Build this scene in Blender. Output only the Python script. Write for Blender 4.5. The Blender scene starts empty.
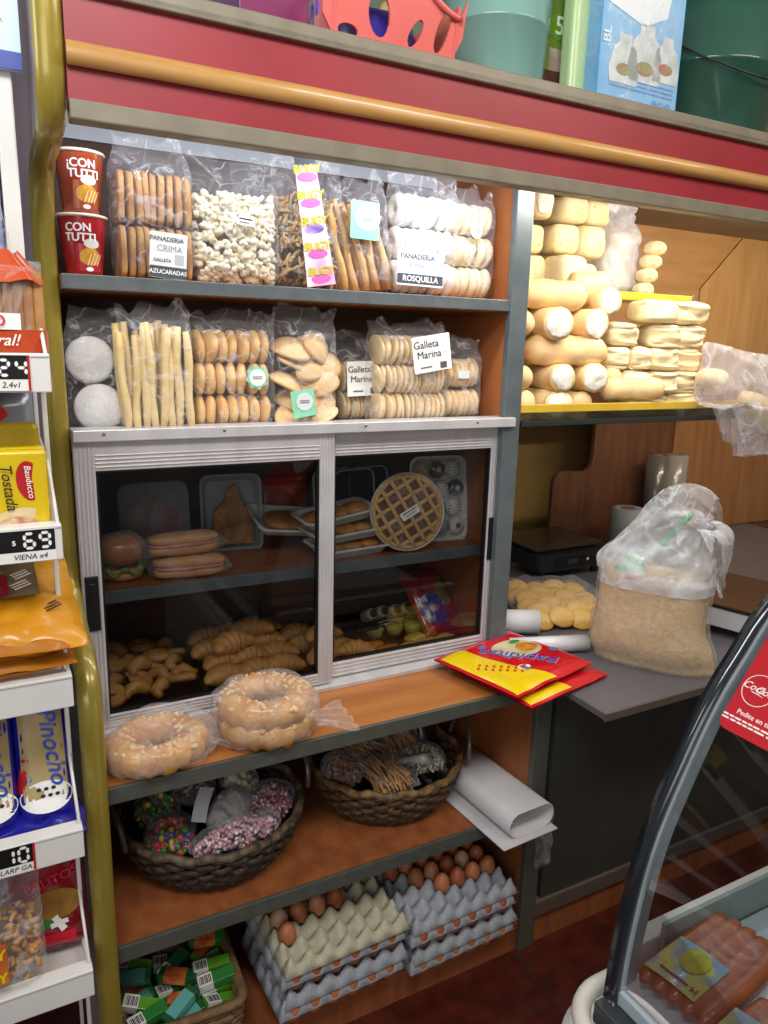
import bpy, bmesh, math, random
from mathutils import Vector as V, Matrix, noise, Euler
PI = math.pi
R = math.radians
rnd = random.Random(7)
scn = bpy.context.scene
COL = scn.collection

# ------------------------------------------------------------------ materials
def lin(h):
    h = h.lstrip('#')
    o = []
    for i in (0, 2, 4):
        c = int(h[i:i+2], 16) / 255
        o.append(c / 12.92 if c <= .04045 else ((c + .055) / 1.055) ** 2.4)
    return (*o, 1)
_M = {}
def M(name, c, c2=None, rough=.5, metal=0, ns=8, nd=4, ramp=(.35, .65), stretch=(1, 1, 1), bump=0, bs=60, coat=0, emit=0, c3=None, spec=.5):
    """Principled surface whose colour is a noise mix of up to three tones, with a noise bump."""
    if name in _M: return _M[name]
    m = bpy.data.materials.new(name); m.use_nodes = True
    nt = m.node_tree; N = nt.nodes; L = nt.links
    b = N['Principled BSDF']
    b.inputs['Base Color'].default_value = lin(c); b.inputs['Roughness'].default_value = rough
    b.inputs['Metallic'].default_value = metal; b.inputs['Coat Weight'].default_value = coat
    b.inputs['Coat Roughness'].default_value = .08; b.inputs['Specular IOR Level'].default_value = spec
    tc = N.new('ShaderNodeTexCoord'); mp = N.new('ShaderNodeMapping'); mp.inputs['Scale'].default_value = stretch
    L.new(tc.outputs['Object'], mp.inputs['Vector'])
    if c2:
        n = N.new('ShaderNodeTexNoise'); n.inputs['Scale'].default_value = ns; n.inputs['Detail'].default_value = nd
        r = N.new('ShaderNodeValToRGB'); r.color_ramp.elements[0].position = ramp[0]; r.color_ramp.elements[1].position = ramp[1]
        r.color_ramp.elements[0].color = lin(c); r.color_ramp.elements[1].color = lin(c2)
        if c3:
            e = r.color_ramp.elements.new(min(.99, ramp[1] + .12)); e.color = lin(c3)
        L.new(mp.outputs[0], n.inputs['Vector']); L.new(n.outputs['Fac'], r.inputs[0]); L.new(r.outputs[0], b.inputs['Base Color'])
    if bump:
        n2 = N.new('ShaderNodeTexNoise'); n2.inputs['Scale'].default_value = bs; n2.inputs['Detail'].default_value = 3
        bp = N.new('ShaderNodeBump'); bp.inputs['Strength'].default_value = bump; bp.inputs['Distance'].default_value = .004
        L.new(mp.outputs[0], n2.inputs['Vector']); L.new(n2.outputs['Fac'], bp.inputs['Height']); L.new(bp.outputs[0], b.inputs['Normal'])
    if emit:
        b.inputs['Emission Color'].default_value = lin(c); b.inputs['Emission Strength'].default_value = emit
    _M[name] = m; return m
def film(name, tint='#ffffff', base=.05, streak=.45, col='#e8e8ec', rough=.14, sc=9, width=.035):
    """Thin plastic: mostly see-through, with crinkle highlights painted in as bright noise lines."""
    if name in _M: return _M[name]
    m = bpy.data.materials.new(name); m.use_nodes = True
    nt = m.node_tree; N = nt.nodes; L = nt.links
    out = N['Material Output']; b = N['Principled BSDF']
    b.inputs['Base Color'].default_value = lin(col); b.inputs['Roughness'].default_value = rough
    b.inputs['Specular IOR Level'].default_value = .9
    tr = N.new('ShaderNodeBsdfTransparent'); tr.inputs[0].default_value = lin(tint)
    mx = N.new('ShaderNodeMixShader')
    tc = N.new('ShaderNodeTexCoord')
    n = N.new('ShaderNodeTexNoise'); n.inputs['Scale'].default_value = sc; n.inputs['Detail'].default_value = 2; n.inputs['Distortion'].default_value = .8
    L.new(tc.outputs['Object'], n.inputs['Vector'])
    r = N.new('ShaderNodeValToRGB'); els = r.color_ramp.elements
    els[0].position = .5 - width; els[0].color = (base,) * 3 + (1,)
    els[1].position = .5 + width; els[1].color = (base,) * 3 + (1,)
    e = els.new(.5); e.color = (streak,) * 3 + (1,)  # pale peak stands in for glints on the creases
    L.new(n.outputs['Fac'], r.inputs[0])
    lw = N.new('ShaderNodeLayerWeight'); lw.inputs[0].default_value = .25
    ad = N.new('ShaderNodeMath'); ad.operation = 'MULTIPLY_ADD'; ad.inputs[1].default_value = .28; ad.use_clamp = True
    L.new(lw.outputs['Facing'], ad.inputs[0]); L.new(r.outputs[0], ad.inputs[2])
    bp = N.new('ShaderNodeBump'); bp.inputs['Strength'].default_value = .6; bp.inputs['Distance'].default_value = .01
    n2 = N.new('ShaderNodeTexNoise'); n2.inputs['Scale'].default_value = sc * 4; n2.inputs['Detail'].default_value = 2
    L.new(tc.outputs['Object'], n2.inputs['Vector']); L.new(n2.outputs['Fac'], bp.inputs['Height']); L.new(bp.outputs[0], b.inputs['Normal'])
    L.new(ad.outputs[0], mx.inputs[0]); L.new(tr.outputs[0], mx.inputs[1]); L.new(b.outputs[0], mx.inputs[2]); L.new(mx.outputs[0], out.inputs[0])
    _M[name] = m; return m
def glassm(name, tint='#d8dcdc', refl=.10, rough=.02, fk=.8):
    if name in _M: return _M[name]
    m = bpy.data.materials.new(name); m.use_nodes = True
    nt = m.node_tree; N = nt.nodes; L = nt.links
    N.remove(N['Principled BSDF'])
    tr = N.new('ShaderNodeBsdfTransparent'); tr.inputs[0].default_value = lin(tint)
    gl = N.new('ShaderNodeBsdfGlossy'); gl.inputs['Roughness'].default_value = rough; gl.inputs[0].default_value = (.9, .9, .9, 1)
    fr = N.new('ShaderNodeFresnel'); fr.inputs[0].default_value = 1.45
    ml = N.new('ShaderNodeMath'); ml.operation = 'MULTIPLY_ADD'; ml.inputs[1].default_value = fk; ml.inputs[2].default_value = refl; ml.use_clamp = True
    L.new(fr.outputs[0], ml.inputs[0])
    mx = N.new('ShaderNodeMixShader'); L.new(ml.outputs[0], mx.inputs[0]); L.new(tr.outputs[0], mx.inputs[1]); L.new(gl.outputs[0], mx.inputs[2])
    L.new(mx.outputs[0], N['Material Output'].inputs[0])
    _M[name] = m; return m

# ------------------------------------------------------------------ shapes: functions giving (verts, faces)
def TR(x=0, y=0, z=0, rx=0, ry=0, rz=0, s=1):
    sc = Matrix.Diagonal((*((s,) * 3 if not isinstance(s, tuple) else s), 1))
    return Matrix.Translation((x, y, z)) @ Euler((rx, ry, rz)).to_matrix().to_4x4() @ sc
_bx = {}
def box(sx, sy, sz, bev=0, seg=2):
    k = (round(sx, 5), round(sy, 5), round(sz, 5), round(bev, 5), seg)
    if k in _bx: return _bx[k]
    bm = bmesh.new(); bmesh.ops.create_cube(bm, size=1)
    for v in bm.verts: v.co = V((v.co.x * sx, v.co.y * sy, v.co.z * sz))
    if bev: bmesh.ops.bevel(bm, geom=bm.edges[:], offset=min(bev, sx * .49, sy * .49, sz * .49), segments=seg, affect='EDGES', profile=.5)
    bm.verts.index_update()
    r = ([v.co.copy() for v in bm.verts], [[v.index for v in f.verts] for f in bm.faces]); bm.free()
    _bx[k] = r; return r
def lathe(prof, n=32, arc=2 * PI):
    vs, fs = [], []; full = abs(arc - 2 * PI) < 1e-6
    m = n if full else n + 1
    for r_, z in prof:
        for i in range(m):
            a = arc * i / n; vs.append(V((r_ * math.cos(a), r_ * math.sin(a), z)))
    for j in range(len(prof) - 1):
        for i in range(n):
            i2 = (i + 1) % m if full else i + 1
            fs.append([j * m + i, j * m + i2, (j + 1) * m + i2, (j + 1) * m + i])
    return vs, fs
def tube(pts, r, n=8, closed=False, flat=1.0):
    pts = [V(p) for p in pts]; K = len(pts)
    rr = r if isinstance(r, (list, tuple)) else [r] * K
    vs, fs = [], []; up = V((0, 0, 1)); prev = None
    for i, p in enumerate(pts):
        a = pts[(i - 1) % K] if closed or i > 0 else p
        b = pts[(i + 1) % K] if closed or i < K - 1 else p
        t = (b - a).normalized()
        if prev is None:
            ref = up if abs(t.z) < .9 else V((1, 0, 0)); nx = t.cross(ref).normalized()
        else:
            nx = prev - t * prev.dot(t); nx = nx.normalized() if nx.length > 1e-6 else t.orthogonal().normalized()
        prev = nx; ny = t.cross(nx)
        for k in range(n):
            q = 2 * PI * k / n; vs.append(p + rr[i] * (math.cos(q) * nx + math.sin(q) * ny * flat))
    for i in range(K if closed else K - 1):
        i2 = (i + 1) % K
        for k in range(n):
            fs.append([i * n + k, i * n + (k + 1) % n, i2 * n + (k + 1) % n, i2 * n + k])
    if not closed:
        fs.append(list(range(n))[::-1]); fs.append([(K - 1) * n + k for k in range(n)])
    return vs, fs
def cyl(r, h, n=24, r2=None):
    return tube([(0, 0, 0), (0, 0, h)], [r, r if r2 is None else r2], n)
def sgnp(a, p): return math.copysign(abs(a) ** p, a)
def ell(rx, ry, rz, p=1.0, pz=None, amp=0, freq=20, seed=0, nu=28, nv=16):
    """Superellipsoid blob with noise; p < 1 gives boxier shapes."""
    pz = pz or p; vs, fs = [], []; off = V((seed * 7.3, seed * 3.1, seed * 1.7))
    vs.append(V((0, 0, -rz)))
    for j in range(1, nv):
        ph = -PI / 2 + PI * j / nv; cz = sgnp(math.cos(ph), pz); sz = sgnp(math.sin(ph), pz)
        for i in range(nu):
            t = 2 * PI * i / nu
            vs.append(V((rx * cz * sgnp(math.cos(t), p), ry * cz * sgnp(math.sin(t), p), rz * sz)))
    vs.append(V((0, 0, rz)))
    for i in range(nu): fs.append([0, 1 + (i + 1) % nu, 1 + i])
    for j in range(nv - 2):
        for i in range(nu):
            a = 1 + j * nu; fs.append([a + i, a + (i + 1) % nu, a + nu + (i + 1) % nu, a + nu + i])
    a = 1 + (nv - 2) * nu; last = len(vs) - 1
    for i in range(nu): fs.append([a + i, a + (i + 1) % nu, last])
    if amp:
        vs = [v + v.normalized() * amp * noise.noise(v * freq + off) if v.length > 1e-6 else v for v in vs]
    return vs, fs
def grid(f, nu, nv, closeu=False):
    vs = []; fs = []; mu = nu if closeu else nu + 1
    for j in range(nv + 1):
        for i in range(mu): vs.append(V(f(i / nu, j / nv)))
    for j in range(nv):
        for i in range(nu):
            i2 = (i + 1) % mu; fs.append([j * mu + i, j * mu + i2, (j + 1) * mu + i2, (j + 1) * mu + i])
    return vs, fs
def prism(poly, h, holes=None):
    """2-D outline in x,y extruded from z=0 to h."""
    n = len(poly)
    vs = [V((x, y, 0)) for x, y in poly] + [V((x, y, h)) for x, y in poly]
    fs = [list(range(n))[::-1], list(range(n, 2 * n))] + [[i, (i + 1) % n, n + (i + 1) % n, n + i] for i in range(n)]
    return vs, fs
def rrect(w, h, r, n=5):
    o = []
    for cx, cy, a0 in ((w / 2 - r, h / 2 - r, 0), (-w / 2 + r, h / 2 - r, 90), (-w / 2 + r, -h / 2 + r, 180), (w / 2 - r, -h / 2 + r, 270)):
        for k in range(n + 1):
            a = R(a0 + 90 * k / n); o.append((cx + r * math.cos(a), cy + r * math.sin(a)))
    return o
def smooth(a, b, x):
    t = max(0, min(1, (x - a) / (b - a))); return t * t * (3 - 2 * t)
_fc = {}
def glyphs(body, size, bold=0, shear=0):
    """Outlines of lettering, centred, lying in x,y."""
    k = (body, round(size, 5), bold, shear)
    if k in _fc: return _fc[k]
    c = bpy.data.curves.new('lettering', 'FONT'); c.body = body; c.size = size; c.align_x = 'CENTER'; c.align_y = 'CENTER'
    c.offset = 0; c.shear = shear; c.resolution_u = 3
    o = bpy.data.objects.new('lettering', c); COL.objects.link(o)
    dg = bpy.context.evaluated_depsgraph_get(); me = bpy.data.meshes.new_from_object(o.evaluated_get(dg))
    r = ([v.co.copy() for v in me.vertices], [list(p.vertices) for p in me.polygons])
    if bold > .001:
        b = bold * size; n = len(r[0]); vs = []; fs = []
        for k, (dx, dy) in enumerate(((-b, 0), (b, 0), (0, b * .7), (0, -b * .7))):
            vs += [V((v.x + dx, v.y + dy, v.z + k * .00003)) for v in r[0]]; fs += [[i + k * n for i in f] for f in r[1]]
        r = (vs, fs)
    bpy.data.objects.remove(o); bpy.data.curves.remove(c); bpy.data.meshes.remove(me)
    _fc[k] = r; return r

class MB:
    """Collects shapes and links them as ONE mesh object."""
    def __init__(s): s.v = []; s.f = []; s.mi = []; s.sm = []
    def add(s, vf, T=None, mi=0, sm=True):
        o = len(s.v); vs, fs = vf
        s.v += [T @ v for v in vs] if T is not None else [v.copy() for v in vs]
        flip = T is not None and T.determinant() < 0
        for f in fs:
            s.f.append([o + i for i in (f[::-1] if flip else f)]); s.mi.append(mi); s.sm.append(sm)
        return s
    def build(s, name, mats, parent=None, world=False, loc=None, rot=None):
        me = bpy.data.meshes.new(name)
        vs = s.v
        if world and parent is not None:
            ch = []; q = parent
            while q: ch.append(q); q = q.parent
            W = Matrix.Identity(4)
            for q in reversed(ch): W = W @ Matrix.LocRotScale(q.location, q.rotation_euler, q.scale)
            W = W.inverted(); vs = [W @ v for v in vs]
        me.from_pydata([tuple(v) for v in vs], [], s.f)
        for m in (mats if isinstance(mats, (list, tuple)) else [mats]): me.materials.append(m)
        me.polygons.foreach_set('material_index', s.mi); me.polygons.foreach_set('use_smooth', s.sm)
        me.update()
        o = bpy.data.objects.new(name, me); COL.objects.link(o)
        if parent is not None: o.parent = parent
        if loc: o.location = loc
        if rot: o.rotation_euler = rot
        return o
def one(vf, T=None, sm=True): return MB().add(vf, T, 0, sm)
def tag(o, label=None, cat=None, group=None, kind=None):
    if label: o['label'] = label
    if cat: o['category'] = cat
    if group: o['group'] = group
    if kind: o['kind'] = kind
    return o
def E(name, label, cat, loc=(0, 0, 0), rot=(0, 0, 0), group=None):
    o = bpy.data.objects.new(name, None); COL.objects.link(o); o.location = loc; o.rotation_euler = rot; o.empty_display_size = .05
    return tag(o, label, cat, group)
def thing(name, mb, mats, label, cat, loc=None, rot=None, group=None, kind=None):
    return tag(mb.build(name, mats, None, False, loc, rot), label, cat, group, kind)
def dup(root, loc, rot=None, label=None, group=None, scale=None):
    r = root.copy(); COL.objects.link(r); r.location = loc
    if rot is not None: r.rotation_euler = rot
    if label: r['label'] = label
    if group: r['group'] = group
    if scale: r.scale = scale if isinstance(scale, tuple) else (scale,) * 3
    for ch in list(root.children):
        c = ch.copy(); COL.objects.link(c); c.parent = r
        for g in list(ch.children):
            d = g.copy(); COL.objects.link(d); d.parent = c
    return r
def bx(mb, x0, x1, y0, y1, z0, z1, bev=0, mi=0, sm=None):
    mb.add(box(x1 - x0, y1 - y0, z1 - z0, bev), Matrix.Translation(((x0 + x1) / 2, (y0 + y1) / 2, (z0 + z1) / 2)), mi, False)
    return mb
def B(x0, x1, y0, y1, z0, z1, bev=0): return bx(MB(), x0, x1, y0, y1, z0, z1, bev)
def bag(w, h, d, ch, seed=0, gather=1.0, amp=.004, lean=0, nu=44, nv=34, flare=.0):
    """Upright plastic bag: bulged round its contents up to height ch, closing to a crumpled fin above."""
    off = V((seed * 5.1, seed * 2.7, seed * 9.3)); c = ch / h
    def f(u, v):
        t = 2 * PI * u
        b = d / 2 * (.35 + .65 * smooth(0, .1, v)) * (1 - smooth(c * .93, c + (1 - c) * .75, v)) + .003
        fin = smooth(c * .96, 1, v)
        a = w / 2 * (.94 + .06 * smooth(0, .08, v)) * (1 - fin * (1 - gather)) * (1 + flare * smooth(.85, 1, v))
        p = V((a * sgnp(math.cos(t), .55), b * sgnp(math.sin(t), .75), h * v))
        k = amp * (1 + 3.2 * fin)
        q = V((p.x * 22, p.y * 22 + (7 if math.sin(t) > 0 else 0), p.z * 16)) + off
        nz = abs(noise.noise(q)) * 2 - .5 + .5 * noise.noise(q * 2.3)
        p.y += k * nz * (1 if math.sin(t) > 0 else -1) + fin * .014 * noise.noise(V((p.x * 14, p.z * 10, seed)))
        p.x += k * .7 * noise.noise(q * 1.3 + V((3, 3, 3))); p.z += fin * k * 2.5 * noise.noise(V((p.x * 30, seed, 1)))
        p.x += lean * fin * h
        return p
    return grid(f, nu, nv, True)
def pillow(w, l, d, seed=0, amp=.004, seam=.06, nu=40, nv=40, freq=18, pw=.6):
    """Lying bag: x width, y length, z thickness; edges close to flat seams. Base at z=0."""
    off = V((seed * 4.1, seed * 6.7, seed)); 
    vs = []; fs = []
    for side in (1, -1):
        o = len(vs)
        g = grid(lambda u, v: (u, v, 0), nu, nv)
        for q in g[0]:
            u, v = q.x, q.y
            e = (max(0, 1 - abs(2 * u - 1) ** 3.2)) ** pw * (max(0, 1 - (abs(2 * v - 1) / (1 - seam * .0)) ** 4)) ** pw
            if min(v, 1 - v) < seam: e *= smooth(0, seam, min(v, 1 - v)) * .96 + .04
            z = side * d / 2 * e
            p = V(((u - .5) * w, (v - .5) * l, z))
            n1 = noise.noise(V((p.x * freq, p.y * freq, side * 2)) + off)
            p.z += side * amp * (abs(n1) * 2 - .4) * (.3 + e) + .3 * amp * n1
            p.x += amp * .8 * noise.noise(V((p.y * freq * 1.4, 1, 0)) + off) * (2 * abs(u - .5)); p.y += amp * .8 * noise.noise(V((p.x * freq * 1.4, 5, 0)) + off) * (2 * abs(v - .5))
            p.z += d / 2
            vs.append(p)
        fs += [[o + i for i in (f if side > 0 else f[::-1])] for f in g[1]]
    return vs, fs
def card(parent, w, h, mat, T, lines=(), name='label', label=None, extra=(), th=.0012, r=.003):
    """Paper label as a part; its lettering is a sub-part per ink. T carries x,y plane to place; lines: (text,size,x,y,mat[,bold,shear])."""
    o = one(prism(rrect(w, h, r), th), T, False).build(name, mat, parent)
    if label: o['label'] = label
    by = {}
    for ln in lines:
        t, s, x, y, m = ln[:5]; bo = ln[5] if len(ln) > 5 else 0; sh = ln[6] if len(ln) > 6 else 0; rz = ln[7] if len(ln) > 7 else 0
        by.setdefault(m.name, (MB(), m))[0].add(glyphs(t, s, bo, sh), T @ TR(x, y, th + .0008, 0, 0, rz), 0, False)
    for x, y, ww, hh, m in extra:
        one(prism(rrect(ww, hh, min(ww, hh) * .12), .0005), T @ TR(x, y, th + .0001), False).build('printed_panel', m, o)
    for mb, m in by.values(): mb.build('lettering', m, o)
    return o
def bars(mb, T, w, h, n, seed=0):
    """Rows of short dashes: print too small to read."""
    r_ = random.Random(seed)
    for k in range(n):
        x = -w / 2; y = h / 2 - (k + .5) * h / n
        while x < w / 2 - .0008:
            q = min(r_.uniform(.06, .16) * w, w / 2 - x); mb.add(box(q * .8, h / n * .5, .0003), T @ TR(x + q * .4, y, .0002), 0, False); x += q
    return mb
FRONT = Matrix.Rotation(PI / 2, 4, 'X')      # turns the x,y plane to face -y (towards the shop)
# ------------------------------------------------------------------ shared materials
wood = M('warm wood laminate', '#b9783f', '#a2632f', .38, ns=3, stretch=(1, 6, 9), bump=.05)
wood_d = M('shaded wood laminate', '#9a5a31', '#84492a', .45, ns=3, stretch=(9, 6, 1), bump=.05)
wood_b = M('brown back board', '#5b3d2d', '#4a3023', .55, ns=3, stretch=(1, 1, 9))
wood_p = M('pale wood board', '#c99a63', '#bb8a54', .45, ns=3, stretch=(10, 10, 1), bump=.03)
wood_p2 = M('pale wood board lying grain', '#bd8c58', '#ae7d4b', .45, ns=3, stretch=(1, 1, 10), bump=.03)
wood_k = M('dark counter board', '#6f452c', '#5a3723', .5, ns=3, stretch=(9, 9, 1), bump=.03)
edgem = M('grey metal strip', '#6c7273', '#626869', .35, .35, ns=30)
edge_o = M('olive grey strip', '#857d6c', '#7a7262', .45, .1, ns=20)
alu = M('brushed aluminium', '#d3d0d1', '#c6c3c4', .35, .3, ns=4, stretch=(6, 6, 2))
gold = M('olive gold edging', '#a08d38', '#927f30', .32, .25, ns=6, coat=.5)
lav = M('lavender grey panel', '#b3a5ad', '#a699a2', .4, ns=3, coat=.2)
red = M('red laminate', '#962833', '#8c232d', .42, ns=5)
white = M('white enamel', '#e6e4e0', '#dcdad6', .35, ns=5)
whitep = M('white card', '#f0efea', rough=.7)
black = M('black plastic', '#141416', rough=.35)
ink = M('black ink', '#1c1b1b', rough=.7)
grey_ink = M('grey ink', '#5c5f61', rough=.7)
inkw = M('white ink', '#f4f2ee', rough=.6)
inkr = M('red ink', '#b8161c', rough=.5)
inkb = M('blue ink', '#22369c', rough=.5)
inkg = M('green ink', '#58a77e', rough=.6)
clear = film('clear film', base=.045, streak=.24)
clear_s = film('clear film fine', base=.05, streak=.30, sc=15, width=.028)
clear_d = film('clear film calm', base=.03, streak=.15, sc=10)
milky = film('milky film', base=.34, streak=.8, col='#e9e9ee', rough=.25, sc=6)
milky2 = film('hazy film', base=.42, streak=.6, col='#e6e4ee', rough=.25, sc=7)
glass = glassm('door glass', '#e9ebeb', .0, .02, .45)
glass2 = glassm('shelf glass', '#dfe6e0', .12)

# ------------------------------------------------------------------ the room
FZ = -.07
def tile_floor():
    m = bpy.data.materials.new('red brown floor tile'); m.use_nodes = True; nt = m.node_tree; N = nt.nodes; L = nt.links
    b = N['Principled BSDF']; b.inputs['Roughness'].default_value = .3
    tc = N.new('ShaderNodeTexCoord'); br = N.new('ShaderNodeTexBrick'); br.offset = 0
    br.inputs['Color1'].default_value = lin('#5e241b'); br.inputs['Color2'].default_value = lin('#4e1d17'); br.inputs['Mortar'].default_value = lin('#4a2c22')
    br.inputs['Scale'].default_value = 1; br.inputs['Brick Width'].default_value = .4; br.inputs['Row Height'].default_value = .4; br.inputs['Mortar Size'].default_value = .004
    n = N.new('ShaderNodeTexNoise'); n.inputs['Scale'].default_value = 14; n.inputs['Detail'].default_value = 5
    mx = N.new('ShaderNodeMix'); mx.data_type = 'RGBA'; mx.blend_type = 'MULTIPLY'; mx.inputs[0].default_value = .75
    L.new(tc.outputs['Object'], br.inputs['Vector']); L.new(tc.outputs['Object'], n.inputs['Vector'])
    r = N.new('ShaderNodeValToRGB'); r.color_ramp.elements[0].position = .35; r.color_ramp.elements[0].color = (.3, .3, .3, 1); r.color_ramp.elements[1].position = .65
    L.new(n.outputs['Fac'], r.inputs[0]); L.new(br.outputs['Color'], mx.inputs[6]); L.new(r.outputs[0], mx.inputs[7]); L.new(mx.outputs[2], b.inputs['Base Color'])
    return m
tag(B(-2.2, 4.2, -2.5, 3.1, FZ - .05, FZ).build('floor', tile_floor()), kind='structure')
tag(B(.3, 4.2, 2.9, 2.98, FZ, 3.0).build('wall_back', M('pale green tile wall', '#93a08a', '#87947f', .4, ns=4)), kind='structure')
tag(B(-2.2, .11, 2.06, 2.12, FZ, 3.0).build('wall_left', M('dim plaster wall', '#5d5552', '#534b49', .8, ns=4)), kind='structure')
tag(B(4.12, 4.2, -2.5, 2.9, FZ, 3.0).build('wall_right', M('cream plaster wall', '#b9a98c', '#ad9d80', .8, ns=4)), kind='structure')

# ------------------------------------------------------------------ bakery cabinet, left bays
cab = E('bakery_cabinet', 'tall wooden bakery display cabinet with red fascia, olive gold post and sliding glass doors', 'cabinet', (.155, 1.6, FZ))
def cpart(name, mb, m, parent=None, label=None):
    o = mb.build(name, m, parent or cab, True)
    if label: o['label'] = label
    return o
prof = [(1.35, FZ), (1.35, .85), (1.352, .93), (1.37, .975), (1.41, 1.01), (1.50, 1.035), (1.575, 1.06), (1.61, 1.10), (1.62, 1.15), (1.615, 1.33), (1.625, 1.55), (1.625, 1.78), (1.60, 1.865), (1.54, 1.886), (1.43, 1.893), (1.37, 1.903), (1.34, 1.93), (1.325, 1.98), (1.32, 2.08), (1.32, 2.34)]
side = [(2.04, FZ)] + [(y + .006, z) for y, z in prof] + [(2.04, 2.34)]
# outline in y,z extruded along x
PX = Matrix(((0, 0, 1, 0), (1, 0, 0, 0), (0, 1, 0, 0), (0, 0, 0, 1)))
sp = cpart('side_panel', one(prism(side, .036), Matrix.Translation((.117, 0, 0)) @ PX, False), lav, label='lavender grey outer side panel')
def band(path, x0, x1, t):
    # rounded strip following the outline
    n = len(path); vs = []; fs = []; xs = [x0, x0 + .006, x1 - .006, x1]; ds = [0, -t, -t, 0]
    for y, z in path:
        for x, d in zip(xs, ds): vs.append(V((x, y + d, z)))
    # push along outline normal
    vs = []
    for i, (y, z) in enumerate(path):
        a = path[max(0, i - 1)]; b = path[min(n - 1, i + 1)]; ty, tz = b[0] - a[0], b[1] - a[1]; l = math.hypot(ty, tz); ny, nz = -tz / l, ty / l
        for x, d in zip(xs, (-.012, t, t, -.012)): vs.append(V((x, y + ny * d, z + nz * d)))
    for i in range(n - 1):
        for k in range(3): fs.append([i * 4 + k, i * 4 + k + 1, i * 4 + 5 + k, i * 4 + 4 + k])
    return vs, fs
eb = cpart('edge_band', one(band(prof, .1135, .1565, .004)), gold, label='olive gold glossy front edging of the side post')
bk = MB(); bx(bk, .155, 1.256, 2.0, 2.015, FZ, 2.03); cpart('back_panel', bk, wood_b)
cpart('upper_back_strip', B(.155, 1.256, 1.99, 2.03, 2.031, 2.11), M('white painted strip', '#e3ebf2', rough=.6), label='white painted strip at the top of the back')
def shelf(x0, x1, y0, y1, z, th, m=wood, em=edgem, eh=None, name='shelf'):
    s = cpart(name, B(x0, x1, y0 + .004, y1, z - th, z), m)
    eh = eh or th
    cpart('shelf_edge', B(x0, x1, y0 - .004, y0 + .006, z - eh, z + .001, .0015), M('olive grey metal strip', '#62645c', '#595b53', .38, .3, ns=30) if y0 < 1.5 and em is edgem else em, s, 'grey metal edge strip')
    return s
shelf(.157, 1.222, 1.6, 2.0, 1.706, .027)
shelf(.157, 1.222, 1.625, 2.0, 1.392, .025, M('grey shelf board', '#77706b', '#6b645f', .5, ns=5))
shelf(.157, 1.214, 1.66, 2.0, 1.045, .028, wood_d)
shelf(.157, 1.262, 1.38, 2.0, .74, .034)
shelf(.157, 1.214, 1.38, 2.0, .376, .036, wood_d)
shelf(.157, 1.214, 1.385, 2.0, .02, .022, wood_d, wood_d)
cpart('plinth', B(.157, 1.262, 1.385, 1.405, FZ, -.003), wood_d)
dv = cpart('divider', B(1.222, 1.258, 1.61, 2.0, .74, 2.09), M('divider wood', '#a8663a', '#995a31', .45, ns=3, stretch=(9, 2, 1), bump=.04))
cpart('divider_strip', B(1.214, 1.268, 1.592, 1.614, .74, 2.085, .003), M('blue grey strip', '#6f797d', '#656f73', .35, .4, ns=20), dv, 'blue grey metal front strip')
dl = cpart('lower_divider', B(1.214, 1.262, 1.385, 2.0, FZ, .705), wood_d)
cpart('divider_strip', B(1.212, 1.264, 1.372, 1.39, FZ, .705, .003), M('dark olive strip', '#55564e', rough=.45, metal=.2), dl)
hd = cpart('header_panel', B(.157, 3.3, 1.325, 1.345, 1.925, 2.1), red, label='long red fascia panel')
cpart('header_trim', B(.157, 3.3, 1.312, 1.35, 1.912, 1.941, .003), edge_o, hd, 'olive grey lower trim')
cpart('header_trim', B(.157, 3.3, 1.312, 1.35, 2.086, 2.1, .003), edge_o, hd)
cpart('handrail', one(tube([(.157, 1.318, 2.004), (3.3, 1.318, 2.004)], .0165, 14)), M('varnished wooden rail', '#c29457', '#b58648', .35, ns=4, stretch=(2, 20, 20), coat=.3), hd, 'round varnished wooden rail')
dk = cpart('top_board', B(.157, 3.3, 1.322, 2.4, 2.09, 2.113), M('top board', '#8b7a66', '#80705d', .5, ns=4))
cpart('shelf_edge', B(.157, 3.3, 1.312, 1.326, 2.087, 2.115, .003), edge_o, dk, 'olive grey front edge of the top board')
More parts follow.
